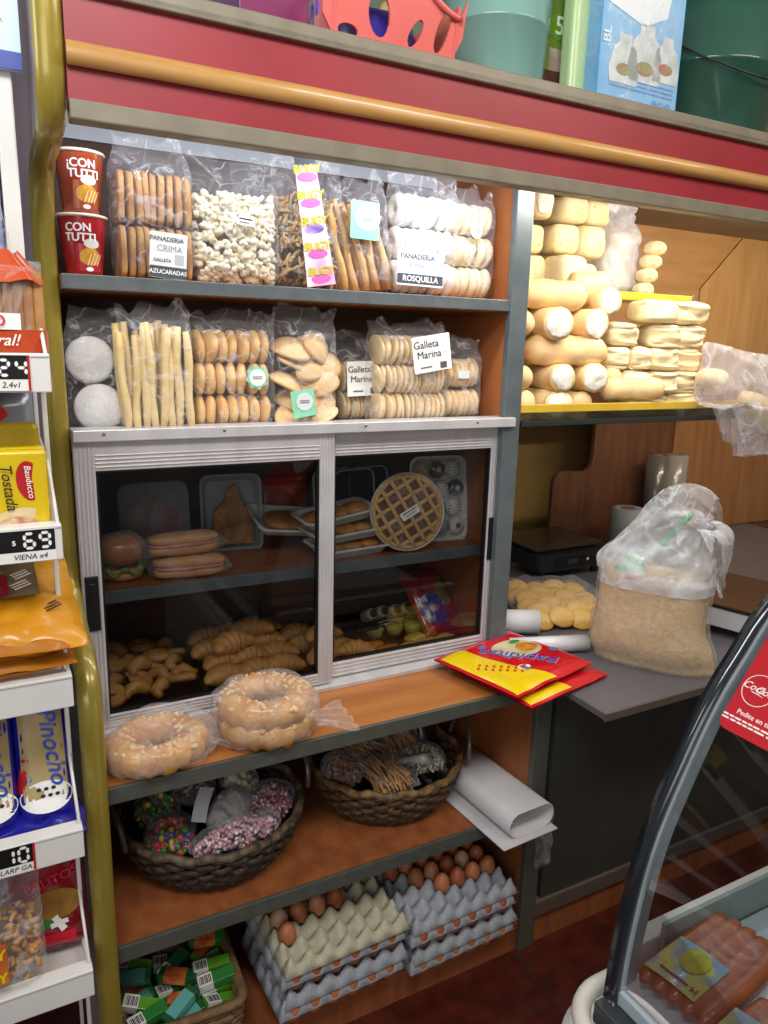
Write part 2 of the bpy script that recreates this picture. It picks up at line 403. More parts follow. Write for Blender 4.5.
# door track and sliding doors
tk = cpart('door_track', B(.157, 1.243, 1.578, 1.64, 1.386, 1.41, .002), alu)
cpart('door_track', B(.157, 1.243, 1.578, 1.64, .74, .752, .002), alu)
scr = MB()
for x in (.215, .46, .80, 1.12): scr.add(cyl(.0035, .003, 10), TR(x, 1.5795, 1.402, PI / 2))
scr.build('screw', M('dull screw', '#8a8a88', rough=.4, metal=.6), tk, True)
def door(x0, x1, y, sl, sr, zt, zb0, zb1, hx, hz):
    d = MB(); t = .022
    bx(d, x0, x0 + sl, y, y + t, zb0, 1.386); bx(d, x1 - sr, x1, y, y + t, zb0, 1.386)
    bx(d, x0 + sl, x1 - sr, y, y + t, zt, 1.386); bx(d, x0 + sl, x1 - sr, y, y + t, zb0, zb1)
    for xx, w in ((x0, sl), (x1 - sr, sr)):
        for k in range(5):
            q = xx + w * (k + .5) / 5; bx(d, q - .0018, q + .0018, y - .0025, y + .002, zb0, 1.386, .001)
    for k in range(4):
        q = zt + (1.386 - zt) * (.1 + .13 * k); bx(d, x0 + sl, x1 - sr, y - .0025, y + .002, q, q + .003, .001)
        q = zb0 + (zb1 - zb0) * (k + .5) / 4; bx(d, x0 + sl, x1 - sr, y - .0025, y + .002, q - .002, q + .002, .001)
    f = cpart('sliding_door', d, alu)
    g = MB(); bx(g, x0 + sl - .005, x1 - sr + .005, y + .009, y + .013, zb1 - .005, zt + .005); cpart('door_glass', g, glass, f, 'clear glass pane')
    k = MB(); w = .0045
    for a, b_, c, e in ((x0 + sl, x0 + sl + w, zb1, zt), (x1 - sr - w, x1 - sr, zb1, zt), (x0 + sl, x1 - sr, zt - w, zt), (x0 + sl, x1 - sr, zb1, zb1 + w)): bx(k, a, b_, y + .002, y + .016, c, e)
    cpart('door_seal', k, black, f)
    h = MB(); bx(h, hx - .0135, hx + .0135, y - .006, y + .004, hz - .06, hz + .06, .002); bx(h, hx - .007, hx + .007, y - .0075, y - .004, hz - .045, hz + .045, .002); cpart('door_handle', h, black, f, 'black recessed door handle')
door(.157, .728, 1.594, .04, .038, 1.325, .755, .785, .176, 1.045)
door(.70, 1.243, 1.618, .04, .045, 1.327, .755, .795, 1.215, 1.075)
# tube lamps behind the fascia
lt = MB()
for x0, x1 in ((.75, 1.19), (1.35, 2.25)): lt.add(cyl(.013, x1 - x0, 14), TR(x0, 1.46, 2.02, 0, PI / 2))
ltm = M('lamp tube', '#f4f7ff', emit=3)
cpart('lamp_tube', lt, ltm, label='white fluorescent lamp tubes behind the fascia')

# ------------------------------------------------------------------ bread shelves and boards on the right
bc = E('bread_shelf_unit', 'bread display with two glass shelves on yellow edge strips right of the cabinet divider', 'shelf unit', (1.27, 1.6, 1.39))
yel = M('yellow edge strip', '#d6b23c', '#caa433', .35, ns=10, coat=.3)
def bp_(name, mb, m, parent=None): return mb.build(name, m, parent or bc, True)
s1 = bp_('glass_shelf', B(1.27, 2.06, 1.76, 2.1, 1.752, 1.760), glass2); bp_('shelf_edge', B(1.27, 2.06, 1.752, 1.764, 1.739, 1.764, .002), yel, s1)
s2 = bp_('glass_shelf', B(1.27, 2.34, 1.592, 2.0, 1.386, 1.394), glass2); bp_('shelf_edge', B(1.27, 2.32, 1.592, 1.604, 1.420, 1.442, .002), yel, s2)
bp_('glass_lip', B(1.27, 2.32, 1.586, 1.592, 1.394, 1.421), glass2, s2)
bp_('shelf_edge', B(1.27, 2.34, 1.585, 1.592, 1.384, 1.399, .002), M('dark glass edge', '#2c3232', rough=.15), s2)
bp_('support_post', B(2.062, 2.074, 1.754, 1.766, 1.442, 1.768, .001), M('grey support', '#8d9190', rough=.3, metal=.5))
bp_('back_board', B(1.256, 1.90, 2.10, 2.11, 1.44, 2.08), M('cream inner board', '#c9b48a', '#bda87e', .6, ns=4))
# big wooden wall board behind the counter, with a cut-out at its left
bo = [(4.1, .70), (4.1, 2.5), (1.30, 2.5), (1.30, 1.36), (2.322, 1.36), (2.322, 1.16)]
for k in range(7):
    a = R(0 - 90 * k / 6); bo.append((2.27 + .05 * math.cos(a), 1.12 + .05 * math.sin(a)))
bo += [(2.20, 1.075)]
for k in range(7):
    a = R(90 + 90 * k / 6); bo.append((2.155 + .045 * math.cos(a), 1.03 + .045 * math.sin(a)))
bo += [(2.105, .70)]
wb = E('wall_board', 'wood panelled board behind the counter with a rounded cut-out at its left side', 'wall panel', (2.4, 2.4, .74))
XZ = Matrix(((1, 0, 0, 0), (0, 0, 1, 0), (0, 1, 0, 0), (0, 0, 0, 1)))
bp_('board', one(prism(bo, .02), Matrix.Translation((0, 2.4, 0)) @ XZ, False), wood_k, wb)
bp_('pale_upper_panel', one(prism([(1.30, 1.44), (2.85, 1.44), (2.85, 1.86), (3.12, 2.12), (3.12, 2.5), (1.3, 2.5)], .008), Matrix.Translation((0, 2.391, 0)) @ XZ, False), wood_p2, wb)
bp_('lower_side_panel', one(prism([(2.80, .742), (4.1, .742), (4.1, 1.385), (2.80, 1.385)], .006), Matrix.Translation((0, 2.392, 0)) @ XZ, False), M('mid wood board', '#9a6a40', '#875a35', .45, ns=3, stretch=(10, 10, 1)), wb)
bp_('pale_side_panel', one(prism([(2.857, 1.39), (4.1, 1.39), (4.1, 2.5), (3.127, 2.5), (3.127, 2.118), (2.857, 1.857)], .008), Matrix.Translation((0, 2.391, 0)) @ XZ, False), wood_p, wb)
tag(B(1.97, 2.75, 2.70, 2.72, .3, 2.2).build('beige_partition', M('beige board', '#a5834f', '#98773f', .6, ns=4)), 'beige board standing behind the cut-out of the wooden wall board', 'board')

# ------------------------------------------------------------------ counter
ct = E('shop_counter', 'dark counter with grey worktop projecting from the bread display', 'counter', (1.264, 1.38, FZ))
def ctp(name, mb, m, parent=None): return mb.build(name, m, parent or ct, True)
wt = ctp('worktop', B(1.264, 3.4, 1.19, 2.39, .722, .74, .002), M('grey worktop', '#66636a', '#615e65', .25, ns=5, coat=.15))
ctp('worktop_edge', B(1.262, 3.4, 1.186, 1.192, .720, .7405, .001), M('brown edge', '#5a5148', rough=.4), wt)
ctp('front_panel', B(1.285, 3.4, 1.38, 1.40, .073, .72), M('dark olive panel', '#3d3d37', '#363630', .5, ns=6))
ctp('trim_strip', B(1.262, 3.4, 1.372, 1.40, .022, .073, .004), M('brown grey trim', '#60544a', '#564b42', .45, ns=10))
ctp('plinth', B(1.262, 3.4, 1.385, 1.41, FZ, .022), wood_d)
ctp('side_panel', B(1.270, 1.285, 1.40, 2.3, FZ, .72), M('black side', '#1c1b1a', rough=.6))

# ------------------------------------------------------------------ refrigerated display with curved glass
fr = E('display_fridge', 'white refrigerated display case with curved glass front and dark curved end frame', 'refrigerator', (1.2, .4, FZ))
def fp(name, mb, m, parent=None, label=None):
    o = mb.build(name, m, parent or fr, True)
    if label: o['label'] = label
    return o
FY = .72
cur = [(.836, .545), (.838, .575), (.844, .66), (.856, .745), (.872, .818), (.895, .888), (.924, .946), (.952, 1.003), (.981, 1.055), (1.010, 1.095), (1.038, 1.13), (1.07, 1.17), (1.104, 1.205), (1.16, 1.245), (1.23, 1.28), (1.32, 1.305), (1.45, 1.32)]
def catmull(P, k=4):
    o = []
    for i in range(len(P) - 1):
        p0, p1, p2, p3 = P[max(0, i - 1)], P[i], P[i + 1], P[min(len(P) - 1, i + 2)]
        for j in range(k):
            t = j / k; o.append(tuple(.5 * (2 * b + (c - a) * t + (2 * a - 5 * b + 4 * c - d) * t * t + (3 * b - a - 3 * c + d) * t ** 3) for a, b, c, d in zip(p0, p1, p2, p3)))
    return o + [P[-1]]
cur = catmull([cur[0]] + cur[2:14:2] + cur[14:])
def offs(path, d):
    o = []; n = len(path)
    for i, (x, z) in enumerate(path):
        a = path[max(0, i - 1)]; b = path[min(n - 1, i + 1)]; tx, tz = b[0] - a[0], b[1] - a[1]; l = math.hypot(tx, tz); o.append((x + tz / l * d, z - tx / l * d))
    return o
def strip(path, d0, d1, y0, y1):
    a = offs(path, d0); b = offs(path, d1); n = len(path); vs = []; fs = []
    for i in range(n): vs += [V((a[i][0], y0, a[i][1])), V((b[i][0], y0, b[i][1])), V((b[i][0], y1, b[i][1])), V((a[i][0], y1, a[i][1]))]
    for i in range(n - 1):
        for k in range(4): fs.append([i * 4 + k, i * 4 + (k + 1) % 4, i * 4 + 4 + (k + 1) % 4, i * 4 + 4 + k])
    fs += [[0, 1, 2, 3], [n * 4 - 1, n * 4 - 2, n * 4 - 3, n * 4 - 4]]
    return vs, fs
ef = fp('end_frame', one(strip(cur, 0, .009, FY - .014, FY + .010), None, True), M('glossy dark frame', '#1d242c', rough=.18, coat=.6), None, 'glossy dark curved end frame')
fp('frame_strip', one(strip(cur, .009, .042, FY - .016, FY - .004), None, False), M('blue grey strip matt', '#a3adb3', '#98a2a8', .5, .0, ns=20), ef, 'flat grey inner strip of the curved frame')
gl = MB(); inn = offs(cur, .014); n = len(inn); vs = []; fs = []
for y in (FY - .014, -.5):
    for x, z in inn: vs.append(V((x, y, z)))
for i in range(n - 1): fs.append([i, i + 1, n + i + 1, n + i])
gl.add((vs, fs)); fp('curved_glass', gl, glassm('fridge glass', '#d9dde0', .0, .02, .6), None, 'curved clear glass front')
bs = MB(); ol = [(1.7, -.5), (1.7, .80)]
for k in range(9):
    a = R(90 + 90 * k / 8); ol.append((.852 + .10 * math.cos(a), .70 + .10 * math.sin(a)))
ol += [(.752, -.5)]
for (s0, z0), (s1_, z1) in zip(((1, FZ), (1, .44), (.99, .475), (.975, .495)), ((1, .44), (.99, .475), (.975, .495), (.95, .505))):
    o = len(bs.v); k = len(ol)
    cx, cy = 1.23, .15
    a = [V((cx + (x - cx) * s0, cy + (y - cy) * s0, z0)) for x, y in ol]; b = [V((cx + (x - cx) * s1_, cy + (y - cy) * s1_, z1)) for x, y in ol]
    bs.add((a + b, [[i, (i + 1) % k, k + (i + 1) % k, k + i] for i in range(k)]))
bs.add(([V((1.23 + (x - 1.23) * .95, .15 + (y - .15) * .95, .505)) for x, y in ol], [list(range(len(ol)))]), None, 0, False)
fp('base', bs, white, None, 'white base with a rounded corner')
lip = [(1.5, .775, .51)] + [(.870 + .085 * math.cos(R(90 + 90 * k / 8)), .69 + .085 * math.sin(R(90 + 90 * k / 8)), .51) for k in range(9)] + [(.785, -.5, .51)]
fp('bumper_rail', one(tube(lip, .016, 10)), M('cream bumper', '#d8d4cc', rough=.4))
fp('sill', B(.815, 1.65, -.5, FY + .01, .505, .545, .004), M('dark grey sill', '#33363a', rough=.4))
fp('display_deck', B(.845, 1.65, -.5, FY, .545, .572, .003), M('pale blue deck', '#b9c6cc', '#adbac0', .4, ns=6))
fp('end_ledge', B(.90, 1.7, FY + .012, FY + .045, .555, .612, .003), white, None, 'white ledge at the end of the case')
fp('end_wall', B(.96, 1.65, FY + .002, FY + .010, .572, .64), M('teal grey wall', '#8fa19c', rough=.4))

# round sticker card on the curved glass
def on_glass(y, z):      # point just outside the glass at a height
    for i in range(len(cur) - 1):
        (x0, z0), (x1, z1) = inn[i], inn[i + 1]
        if z0 <= z <= z1: return V((x0 + (x1 - x0) * (z - z0) / (z1 - z0) - .002, y, z))
    return V((inn[-1][0], y, z))
sk = E('drink_sticker', 'red drink advertising sticker with a white plate and round logo on the curved glass', 'sticker', tuple(on_glass(.54, 1.08)))
S0, S1 = on_glass(.5, 1.02), on_glass(.5, 1.17)
ux = V((0, -1, 0)); uy = (S1 - S0).normalized(); uz = ux.cross(uy)
if uz.x > 0: uz = -uz
org = (S0 + S1) / 2
def SM(a, b, h=0): # a along glass (towards the shop), b up the glass
    p = V((org.x, .66, org.z)) + ux * a + uy * b + uz * (.004 + h); m = Matrix.Identity(4)
    for i in range(3): m[i][0] = ux[i]; m[i][1] = uy[i]; m[i][2] = uz[i]; m[i][3] = p[i]
    return m
cardr = one(prism(rrect(.30, .215, .014), .0008), SM(.12, .022), False).build('card', M('sticker red', '#c01222', '#b8101f', .35, ns=6), None)
def reparent(o, p):
    W = Matrix.LocRotScale(p.location, p.rotation_euler, p.scale).inverted(); o.data.transform(W); o.parent = p; return o
reparent(cardr, sk)
def disc(r, n=40, ry=None): return prism([(r * math.cos(2 * PI * i / n), (ry or r) * math.sin(2 * PI * i / n)) for i in range(n)], .0006)
reparent(one(disc(.072), SM(.058, .080, .0009), False).build('plate', M('sticker plate', '#dfe3ea', rough=.4), None), sk)
fd = MB()
for k in range(9): fd.add(ell(.012, .009, .0012, amp=.003, freq=60, seed=k), SM(.060 + .022 * math.cos(k * 2.1), .072 + .018 * math.sin(k * 2.4), .0016))
reparent(fd.build('pictured_food', M('pictured food', '#b98a5c', '#7d8a4a', .5, ns=40), None), sk)
rg = MB(); rg.add(tube([(.0255 * math.cos(2 * PI * i / 40), .0255 * math.sin(2 * PI * i / 40), 0) for i in range(40)], .0007, 6, True), SM(.001, -.010, .001)); reparent(rg.build('logo_ring', inkw, None), sk)
lg = MB(); lg.add(glyphs('Coca', .0165, .006, .35), SM(-.0085, -.0075, .001)); lg.add(glyphs('Cola', .0165, .006, .35), SM(.0115, -.0085, .001)); lg.add(tube([(-.008, -.012, 0), (-.003, -.0135, 0), (.004, -.0135, 0), (.014, -.0155, 0)], [.0003, .0009, .0009, .0003], 6), SM(-.002, -.002, .001)); reparent(lg.build('lettering', inkw, None), sk)
l2 = MB(); l2.add(glyphs('Pedite en tu variante', .0115, .012), SM(.036, -.052, .001))
bars(l2, SM(.035, -.0655, .001), .13, .011, 2, 4)
reparent(l2.build('slogan', inkw, None), sk)

# sausage packs lying on the fridge deck
sausm = M('pink brown sausage', '#b4663f', '#a3552f', .28, ns=14, coat=.5)
def sausage_pack(loc, rz, label, nn=6, L=.255, lab=True):
    t = E('sausage_pack', label, 'sausage pack', loc, (0, 0, rz), 'packs of sausages in the fridge')
    tr = B(-L / 2 - .012, L / 2 + .012, -nn * .0134 - .010, nn * .0134 + .010, 0, .006, .002).build('tray', M('white foam', '#dfe6ea', rough=.6), t)
    for i in range(nn):
        y = (i - (nn - 1) / 2) * .0262; m = MB(); pts = []; rr = []
        for k in range(15):
            u = k / 14; x = (u - .5) * L; e = min(1, math.sin(PI * u) * 4.5) ** .5 if 0 < u < 1 else .15
            pts.append((x, y + .0015 * math.sin(u * 9 + i), .026 + .006 * math.sin(PI * (i + .5) / nn))); rr.append(.0155 * max(e, .15))
        m.add(tube(pts, rr, 12)); m.build('sausage', sausm, t)
    def f(u, v):
        x = (u - .5) * (L + .012); y = (v - .5) * (nn * .0262 + .014)
        i = y / .0262 + (nn - 1) / 2; w = abs(math.sin(PI * (i + .5))) if 0 <= i + .5 <= nn else 0
        e = min(1, 6 * min(u, 1 - u)) ** .5 * min(1, 7 * min(v, 1 - v)) ** .5
        return (x, y, .007 + e * (.033 + .0035 * w + .006 * math.sin(PI * v)))
    one(grid(f, 30, 60)).build('clear_wrap', clear_d, t)
    if lab:
        def dm(a, b, h=0): return Matrix.Translation((a, b, .0510 + h))
        lb = one(grid(lambda u, v: ((u - .5) * .105 - .062, (v - .5) * .088 + .012, .0500 + .003 * math.sin(PI * v)), 8, 8)).build('label', M('label print', '#7fa0b8', '#c9c95a', .25, ns=22, ramp=(.45, .6), coat=.6, c3='#a33a2a'), t)
        one(disc(.030, 30, .022), dm(-.045, .008, .003), False).build('pictured_food', M('label green food', '#8fa02c', '#b9b437', .4, ns=60), lb)
        bars(one(glyphs('M', .015, .02), dm(-.098, -.022, .003) @ TR(0, 0, 0, 0, 0, PI / 2), False), dm(-.098, .014, .003) @ TR(0, 0, 0, 0, 0, PI / 2), .05, .009, 1, 3).build('lettering', M('label maroon', '#6e1420', rough=.5), lb)
    return t
DZ = .573
sausage_pack((1.0, .652, DZ), .14, 'sausage pack with a green picture label nearest the curved fridge frame', 5)
sausage_pack((1.10, .500, DZ), .14, 'sausage pack on a white tray in front of the labelled sausage pack', 5, lab=False)
sausage_pack((.96, .515, DZ - .0), .14, 'sausage pack at the bottom edge of the curved fridge glass', 4, .12)

# ------------------------------------------------------------------ packets with printed fronts
class Pouch:
    """A filled packet, front facing -y, base at z=0, centred on x. Prints follow its bulge."""
    def __init__(s, t, w, h, d, mat, seed=0, name='wrapper', amp=.003, seam=.05, pw=.5, freq=16):
        s.w, s.h, s.d, s.seed, s.amp, s.seam, s.pw, s.fq = w, h, d, seed, amp, seam, pw, freq; s.t = t
        vs = []; fs = []; nu, nv = 30, 36
        for side in (-1, 1):
            o = len(vs)
            g = grid(lambda u, v: (0, 0, 0), nu, nv)
            for j in range(nv + 1):
                for i in range(nu + 1):
                    x = (i / nu - .5) * w; z = j / nv * h; vs.append(V((x, side * s.Y(x, z, side), z)))
            fs += [[o + i for i in (f if side < 0 else f[::-1])] for f in g[1]]
        s.o = one((vs, fs)).build(name, mat, t)
    def Y(s, x, z, side=-1):
        ex = max(0, 1 - abs(2 * x / s.w) ** 3.5) ** s.pw; v = z / s.h
        ez = smooth(0, s.seam * 2.2, min(v, 1 - v)) * .97 + .02
        n = noise.noise(V((x * s.fq + s.seed * 3, z * s.fq, side * 3.3)))
        return s.d / 2 * ex * ez + s.amp * (abs(n) * 2 - .4) * ex + .0012
    def on(s, vf, mat, name='print', x=0, z=0, h=.0012, parent=None, sx=1, rot=0, sub=0):
        vs, fs = vf; o = []
        if sub:
            bm = bmesh.new(); bv = [bm.verts.new(v) for v in vs]
            for f in fs:
                try: bm.faces.new([bv[i] for i in f])
                except Exception: pass
            bmesh.ops.triangulate(bm, faces=bm.faces[:]); bmesh.ops.subdivide_edges(bm, edges=bm.edges[:], cuts=sub, use_grid_fill=True)
            bm.verts.index_update(); vs = [v.co.copy() for v in bm.verts]; fs = [[v.index for v in f.verts] for f in bm.faces]; bm.free()
        c, sn = math.cos(rot), math.sin(rot)
        for v in vs:
            a = x + (v.x * c - v.y * sn) * sx; b = z + v.x * sn + v.y * c
            o.append(V((a, -s.Y(max(-s.w / 2, min(s.w / 2, a)), max(0, min(s.h, b))) - h - max(0, v.z), b)))
        return one((o, fs)).build(name, mat, parent or s.o)
    def rect(s, w, h, mat, x=0, z=0, name='printed_panel', h0=.0008, rot=0, n=8):
        return s.on(grid(lambda u, v: ((u - .5) * w, (v - .5) * h, 0), n, n), mat, name, x, z, h0, None, 1, rot)
    def oval(s, rx, ry, mat, x=0, z=0, name='printed_panel', h0=.001, rot=0):
        return s.on(grid(lambda u, v: (rx * v * math.cos(2 * PI * u), ry * v * math.sin(2 * PI * u), 0), 28, 4, True), mat, name, x, z, h0, None, 1, rot)
    def text(s, body, size, mat, x=0, z=0, bold=0, shear=0, rot=0, h0=.0018, name='lettering'):
        return s.on(glyphs(body, size, bold, shear), mat, name, x, z, h0, None, 1, rot)
SEG = {'0': 'abcdef', '1': 'bc', '2': 'abged', '4': 'fgbc', '6': 'afgedc', '9': 'abcfgd'}
def seg_digit(mb, ch, x, y, w, h, T, t):
    g = t * .18; P = {'a': (0, h / 2, 1), 'g': (0, 0, 1), 'd': (0, -h / 2, 1), 'f': (-w / 2, h / 4, 0), 'b': (w / 2, h / 4, 0), 'e': (-w / 2, -h / 4, 0), 'c': (w / 2, -h / 4, 0)}
    for s_ in SEG[ch]:
        px, py, hor = P[s_]; L_ = (w if hor else h / 2) - g - t * .35; q = t / 2
        pl = [(-L_ / 2, 0), (-L_ / 2 + q, q), (L_ / 2 - q, q), (L_ / 2, 0), (L_ / 2 - q, -q), (-L_ / 2 + q, -q)]
        mb.add(prism(pl, .0006), T @ TR(x + px, y + py, 0, 0, 0, 0 if hor else PI / 2), 0, False)

# ------------------------------------------------------------------ white rack at the left
rk = E('wire_display_rack', 'white wire display rack of packaged food beside the olive gold cabinet post', 'rack', (-.2, 1.4, FZ))
def rp(name, mb, m, parent=None): return mb.build(name, m, parent or rk, True)
lips = [1.508, 1.243, .985, .695, .400]
XR, YF = .100, 1.262
for z in lips:
    s = rp('shelf_tray', B(-.55, XR - .004, YF + .01, 1.62, z + .002, z + .012, .002), white)
    rp('price_rail', B(-.55, XR, YF - .004, YF + .006, z, z + .056, .002).add(box(.55 + XR, .032, .006, .002), Matrix.Translation(((XR - .55) / 2, YF + .010, z + .055)), 0, False), white, s)
    w = MB()
    for k in range(9): w.add(tube([(XR - .03 - k * .06, 1.60, z + .01), (XR - .03 - k * .06, 1.61, z + .17)], .0022, 6))
    w.add(tube([(-.5, 1.605, z + .16), (XR - .004, 1.605, z + .16)], .003, 6)); rp('back_wires', w, white, s)
    w = MB(); w.add(tube([(XR - .004, YF + .004, z + .05), (XR - .006, YF + .10, z + .14), (XR - .006, 1.6, z + .17)], .003, 6)); w.add(tube([(XR - .004, YF + .02, z + .02), (XR - .006, 1.6, z + .06)], .0025, 6))
    rp('side_wire', w, white, s)
for y in (YF + .012, 1.60): rp('upright', B(XR - .008, XR, y + (.10 if y < 1.4 else 0), y + (.114 if y < 1.4 else .014), FZ, 1.52, .002), white)
rp('upright', B(.062, .088, 1.434, 1.449, 1.51, 1.996, .003), white)
# advertising board above the rack
pb = thing('advert_board', B(-.22, .103, 1.42, 1.432, 1.995, 2.5), M('pale poster', '#c9dbe3', '#b9d0dc', .4, ns=3), 'pale blue advertising board with a yellow starburst above the white rack', 'sign')
st = []
for k in range(24):
    a = 2 * PI * k / 24; r_ = .085 if k % 2 else .045; st.append((-.035 + r_ * math.cos(a), 2.20 + r_ * math.sin(a)))
one(prism(st, .001), Matrix.Translation((.055, 1.4185, -.08)) @ XZ, False).build('starburst', M('starburst yellow', '#b9b52a', '#7f962c', .5, ns=18), pb)
B(-.22, .103, 1.417, 1.42, 1.995, 2.02).build('border', M('poster blue', '#27469b', rough=.4), pb)
thing('advert_board', B(-.22, .060, 1.50, 1.51, 1.58, 1.96), M('poster deep blue', '#2b4f9f', '#9fb4d0', .4, ns=7), 'deep blue advertising board lower down behind the bread loaf on the rack', 'sign')
# price tags
def ptag(x0, x1, z, label, digs, note, red_edge=None, dollar=None, dw=.0125, dh=.022):
    w = x1 - x0; t = E('price_tag', label, 'price tag', ((x0 + x1) / 2, YF - .005, z), (PI / 2, 0, 0), 'price tags on the white rack')
    one(prism(rrect(w, .052, .001), .001), None, False).build('card', whitep, t)
    one(prism(rrect(w - .002, .034, .0005), .0006), TR(0, .008, .0008), False).build('black_panel', black, t)
    d = MB()
    for ch, x in digs: seg_digit(d, ch, x - (x0 + x1) / 2, .008, dw, dh, TR(0, 0, .0016), .0046)
    d.build('digits', inkw, t)
    if dollar: one(glyphs('$', .011, .01), TR(dollar - (x0 + x1) / 2, .006, .002), False).build('lettering', inkw, t)
    if red_edge: B(red_edge - (x0 + x1) / 2 - .0018, red_edge - (x0 + x1) / 2 + .0018, -.026, .026, .001, .0022).build('red_border', inkr, t)
    txt, tx, ts = note; one(glyphs(txt, ts, .002, .2), TR(tx - (x0 + x1) / 2, -.0175, .0018), False).build('handwriting', ink, t)
    return t
ptag(-.05, .073, 1.537, 'white price tag reading 24 below the orange bag of sliced bread', [('2', .037), ('4', .060)], ('2.4v1', .045, .012), red_edge=.070)
ptag(-.06, .090, 1.271, 'white price tag reading 69 below the yellow toast packet', [('6', .052), ('9', .0745)], ('VIENA x4', .052, .012), dollar=.030, dw=.0135, dh=.023)
ptag(-.11, .022, .725, 'white price tag reading 10 below the blue packets', [('1', -.018), ('0', .004)], ('LARP GA.', -.008, .0125), red_edge=.020, dw=.0135, dh=.026)

# packets on the rack
def pk(name, label, cat, loc, rot=(0, 0, 0), group=None): return E(name, label, cat, loc, rot, group)
# sliced bread
t = pk('sliced_bread', 'orange bag of sliced wholemeal bread on the top shelf of the white rack', 'bread', (.01, 1.36, 1.556))
for i in range(12):
    one(ell(.0088, .05, .058, .35, amp=.0015, freq=30, seed=i), TR(-.075 + i * .0145, 0, .075)).build('bread_slice', M('wholemeal crust', '#9a6233', '#b98a55', .7, ns=20, bump=.3), t)
p = Pouch(t, .19, .15, .125, clear, 3, 'clear_bag')
orm = M('orange print', '#c8501f', '#b8431c', .3, ns=12, coat=.4)
one(grid(lambda u, v: (sgnp(math.cos(2 * PI * u), .4) * .0965, sgnp(math.sin(2 * PI * u), .4) * .0655, .002 + v * .042), 40, 6, True)).build('orange_band', orm, t)
one(grid(lambda u, v: (sgnp(math.cos(2 * PI * u), .4) * (.0965 - .035 * v), sgnp(math.sin(2 * PI * u), .4) * (.0655 - .03 * v), .115 + v * .045 + .004 * math.sin(u * 40)), 40, 6, True)).build('orange_top', orm, t)
p.oval(.045, .035, M('white print', '#e4e6ec', rough=.4), -.02, .085)
p.rect(.105, .024, inkw, .004, .056, rot=.0, h0=.006); p.text('BIMBO', .024, M('pink red ink', '#d3305a', rough=.4), .0, .056, .02, h0=.009)
p.text('Integral!', .024, inkw, .012, .028, .01, .35, h0=.009)
one(bag(.12, .13, .07, .02, 5, .8, .009), TR(-.01, 0, .145)).build('twisted_top', clear_s, t)
one(ell(.022, .02, .03, amp=.014, freq=50, seed=2), TR(-.055, -.02, .19)).build('orange_tuft', orm, t)
# grey packet and red packet behind toast
t = pk('snack_packet', 'grey silver packet with a red stripe behind the yellow toast packet', 'packet', (-.04, 1.50, 1.256)); p = Pouch(t, .24, .24, .07, M('silver film', '#8d929c', '#7b808b', .25, ns=8, metal=.3), 8, amp=.008); p.rect(.12, .05, inkr, .02, .19, rot=.5)
t = pk('toast_packet', 'yellow toast packet with a red oval logo on the white rack', 'packet', (.010, 1.325, 1.268)); yl = M('yellow pack', '#e3c416', '#d6b512', .3, ns=8, coat=.4)
B(-.078, .078, -.035, .035, 0, .148, .006).build('wrapper', yl, t)
p = Pouch(t, .150, .150, .070, yl, 4, 'front_film', amp=.0008, pw=.12, seam=.01)
p.oval(.0185, .032, inkr, .050, .100, rot=.12); p.text('Bauducco', .0135, inkw, .050, .099, .01, .2, -PI / 2 + .08, .004)
p.text('Tostada', .023, ink, .020, .092, .006, .25, -PI / 2 + .08, .004); p.text('light', .012, M('brown ink', '#6b5a10', rough=.6), .001, .102, 0, .2, -PI / 2, .004)
p.oval(.048, .026, M('toast print', '#e4d2a3', '#d9c08a', .5, ns=30), .026, .030, rot=.25); p.oval(.028, .013, M('tomato print', '#b5332a', '#d8c9a0', .5, ns=60), .030, .031, h0=.002)
p.rect(.05, .012, M('magenta print', '#b8327a', rough=.4), -.03, .055, rot=.35)
B(-.076, .074, .036, .085, .0, .182, .008).build('rear_fold', M('amber film', '#b79b1c', '#a58a18', .3, ns=10), t)
# orange bags: three in a stack
om = M('amber orange bag', '#d99a1e', '#cc8a18', .32, ns=5, coat=.3)
def flat_bag(name, label, loc, w, l, d, seed, mat, rot=(0, 0, 0), group=None, cat='packet'):
    t = E(name, label, cat, loc, rot, group); o = one(pillow(w, l, d, seed, .006)).build('wrapper', mat, t); return t, o
om2 = M('amber orange bag darker', '#c07a1a', '#ad6a15', .35, ns=5, coat=.2)
flat_bag('bread_packet', 'orange bread packet at the bottom of the pile on the white rack', (-.06, 1.385, 1.035), .33, .26, .05, 11, om2, (0, 0, .05), 'orange bread packets')
flat_bag('bread_packet', 'orange bread packet in the middle of the pile on the white rack', (-.06, 1.385, 1.068), .33, .26, .052, 12, om2, (0, 0, -.04), 'orange bread packets')
t, o = flat_bag('bread_packet', 'orange bread packet with a maroon label on top of the pile', (-.055, 1.40, 1.10), .36, .28, .065, 13, om, (.30, 0, .02), 'orange bread packets')
one(grid(lambda u, v: (.0 + (u - .5) * .24, .035 + (v - .5) * .13, .0715), 6, 6)).build('label', M('brown window', '#7a6a54', '#6a5a46', .35, ns=14), t)
one(grid(lambda u, v: (.035 + (u - .5) * .075, .005 + (v - .5) * .06, .0740), 4, 4)).build('label', M('maroon print', '#9c1230', rough=.35), t)
bars(MB(), TR(.035, .004, .0752, 0, 0, .15), .05, .032, 3, 5).build('lettering', inkw, t)
for k, (dx, dy) in enumerate(((.092, -.002), (.095, .03), (.135, -.055))): bars(MB(), TR(dx, dy, .0755 if k < 2 else .062, 0, 0, .5), .03, .022, 3, k).build('lettering', inkw if k < 2 else ink, t)
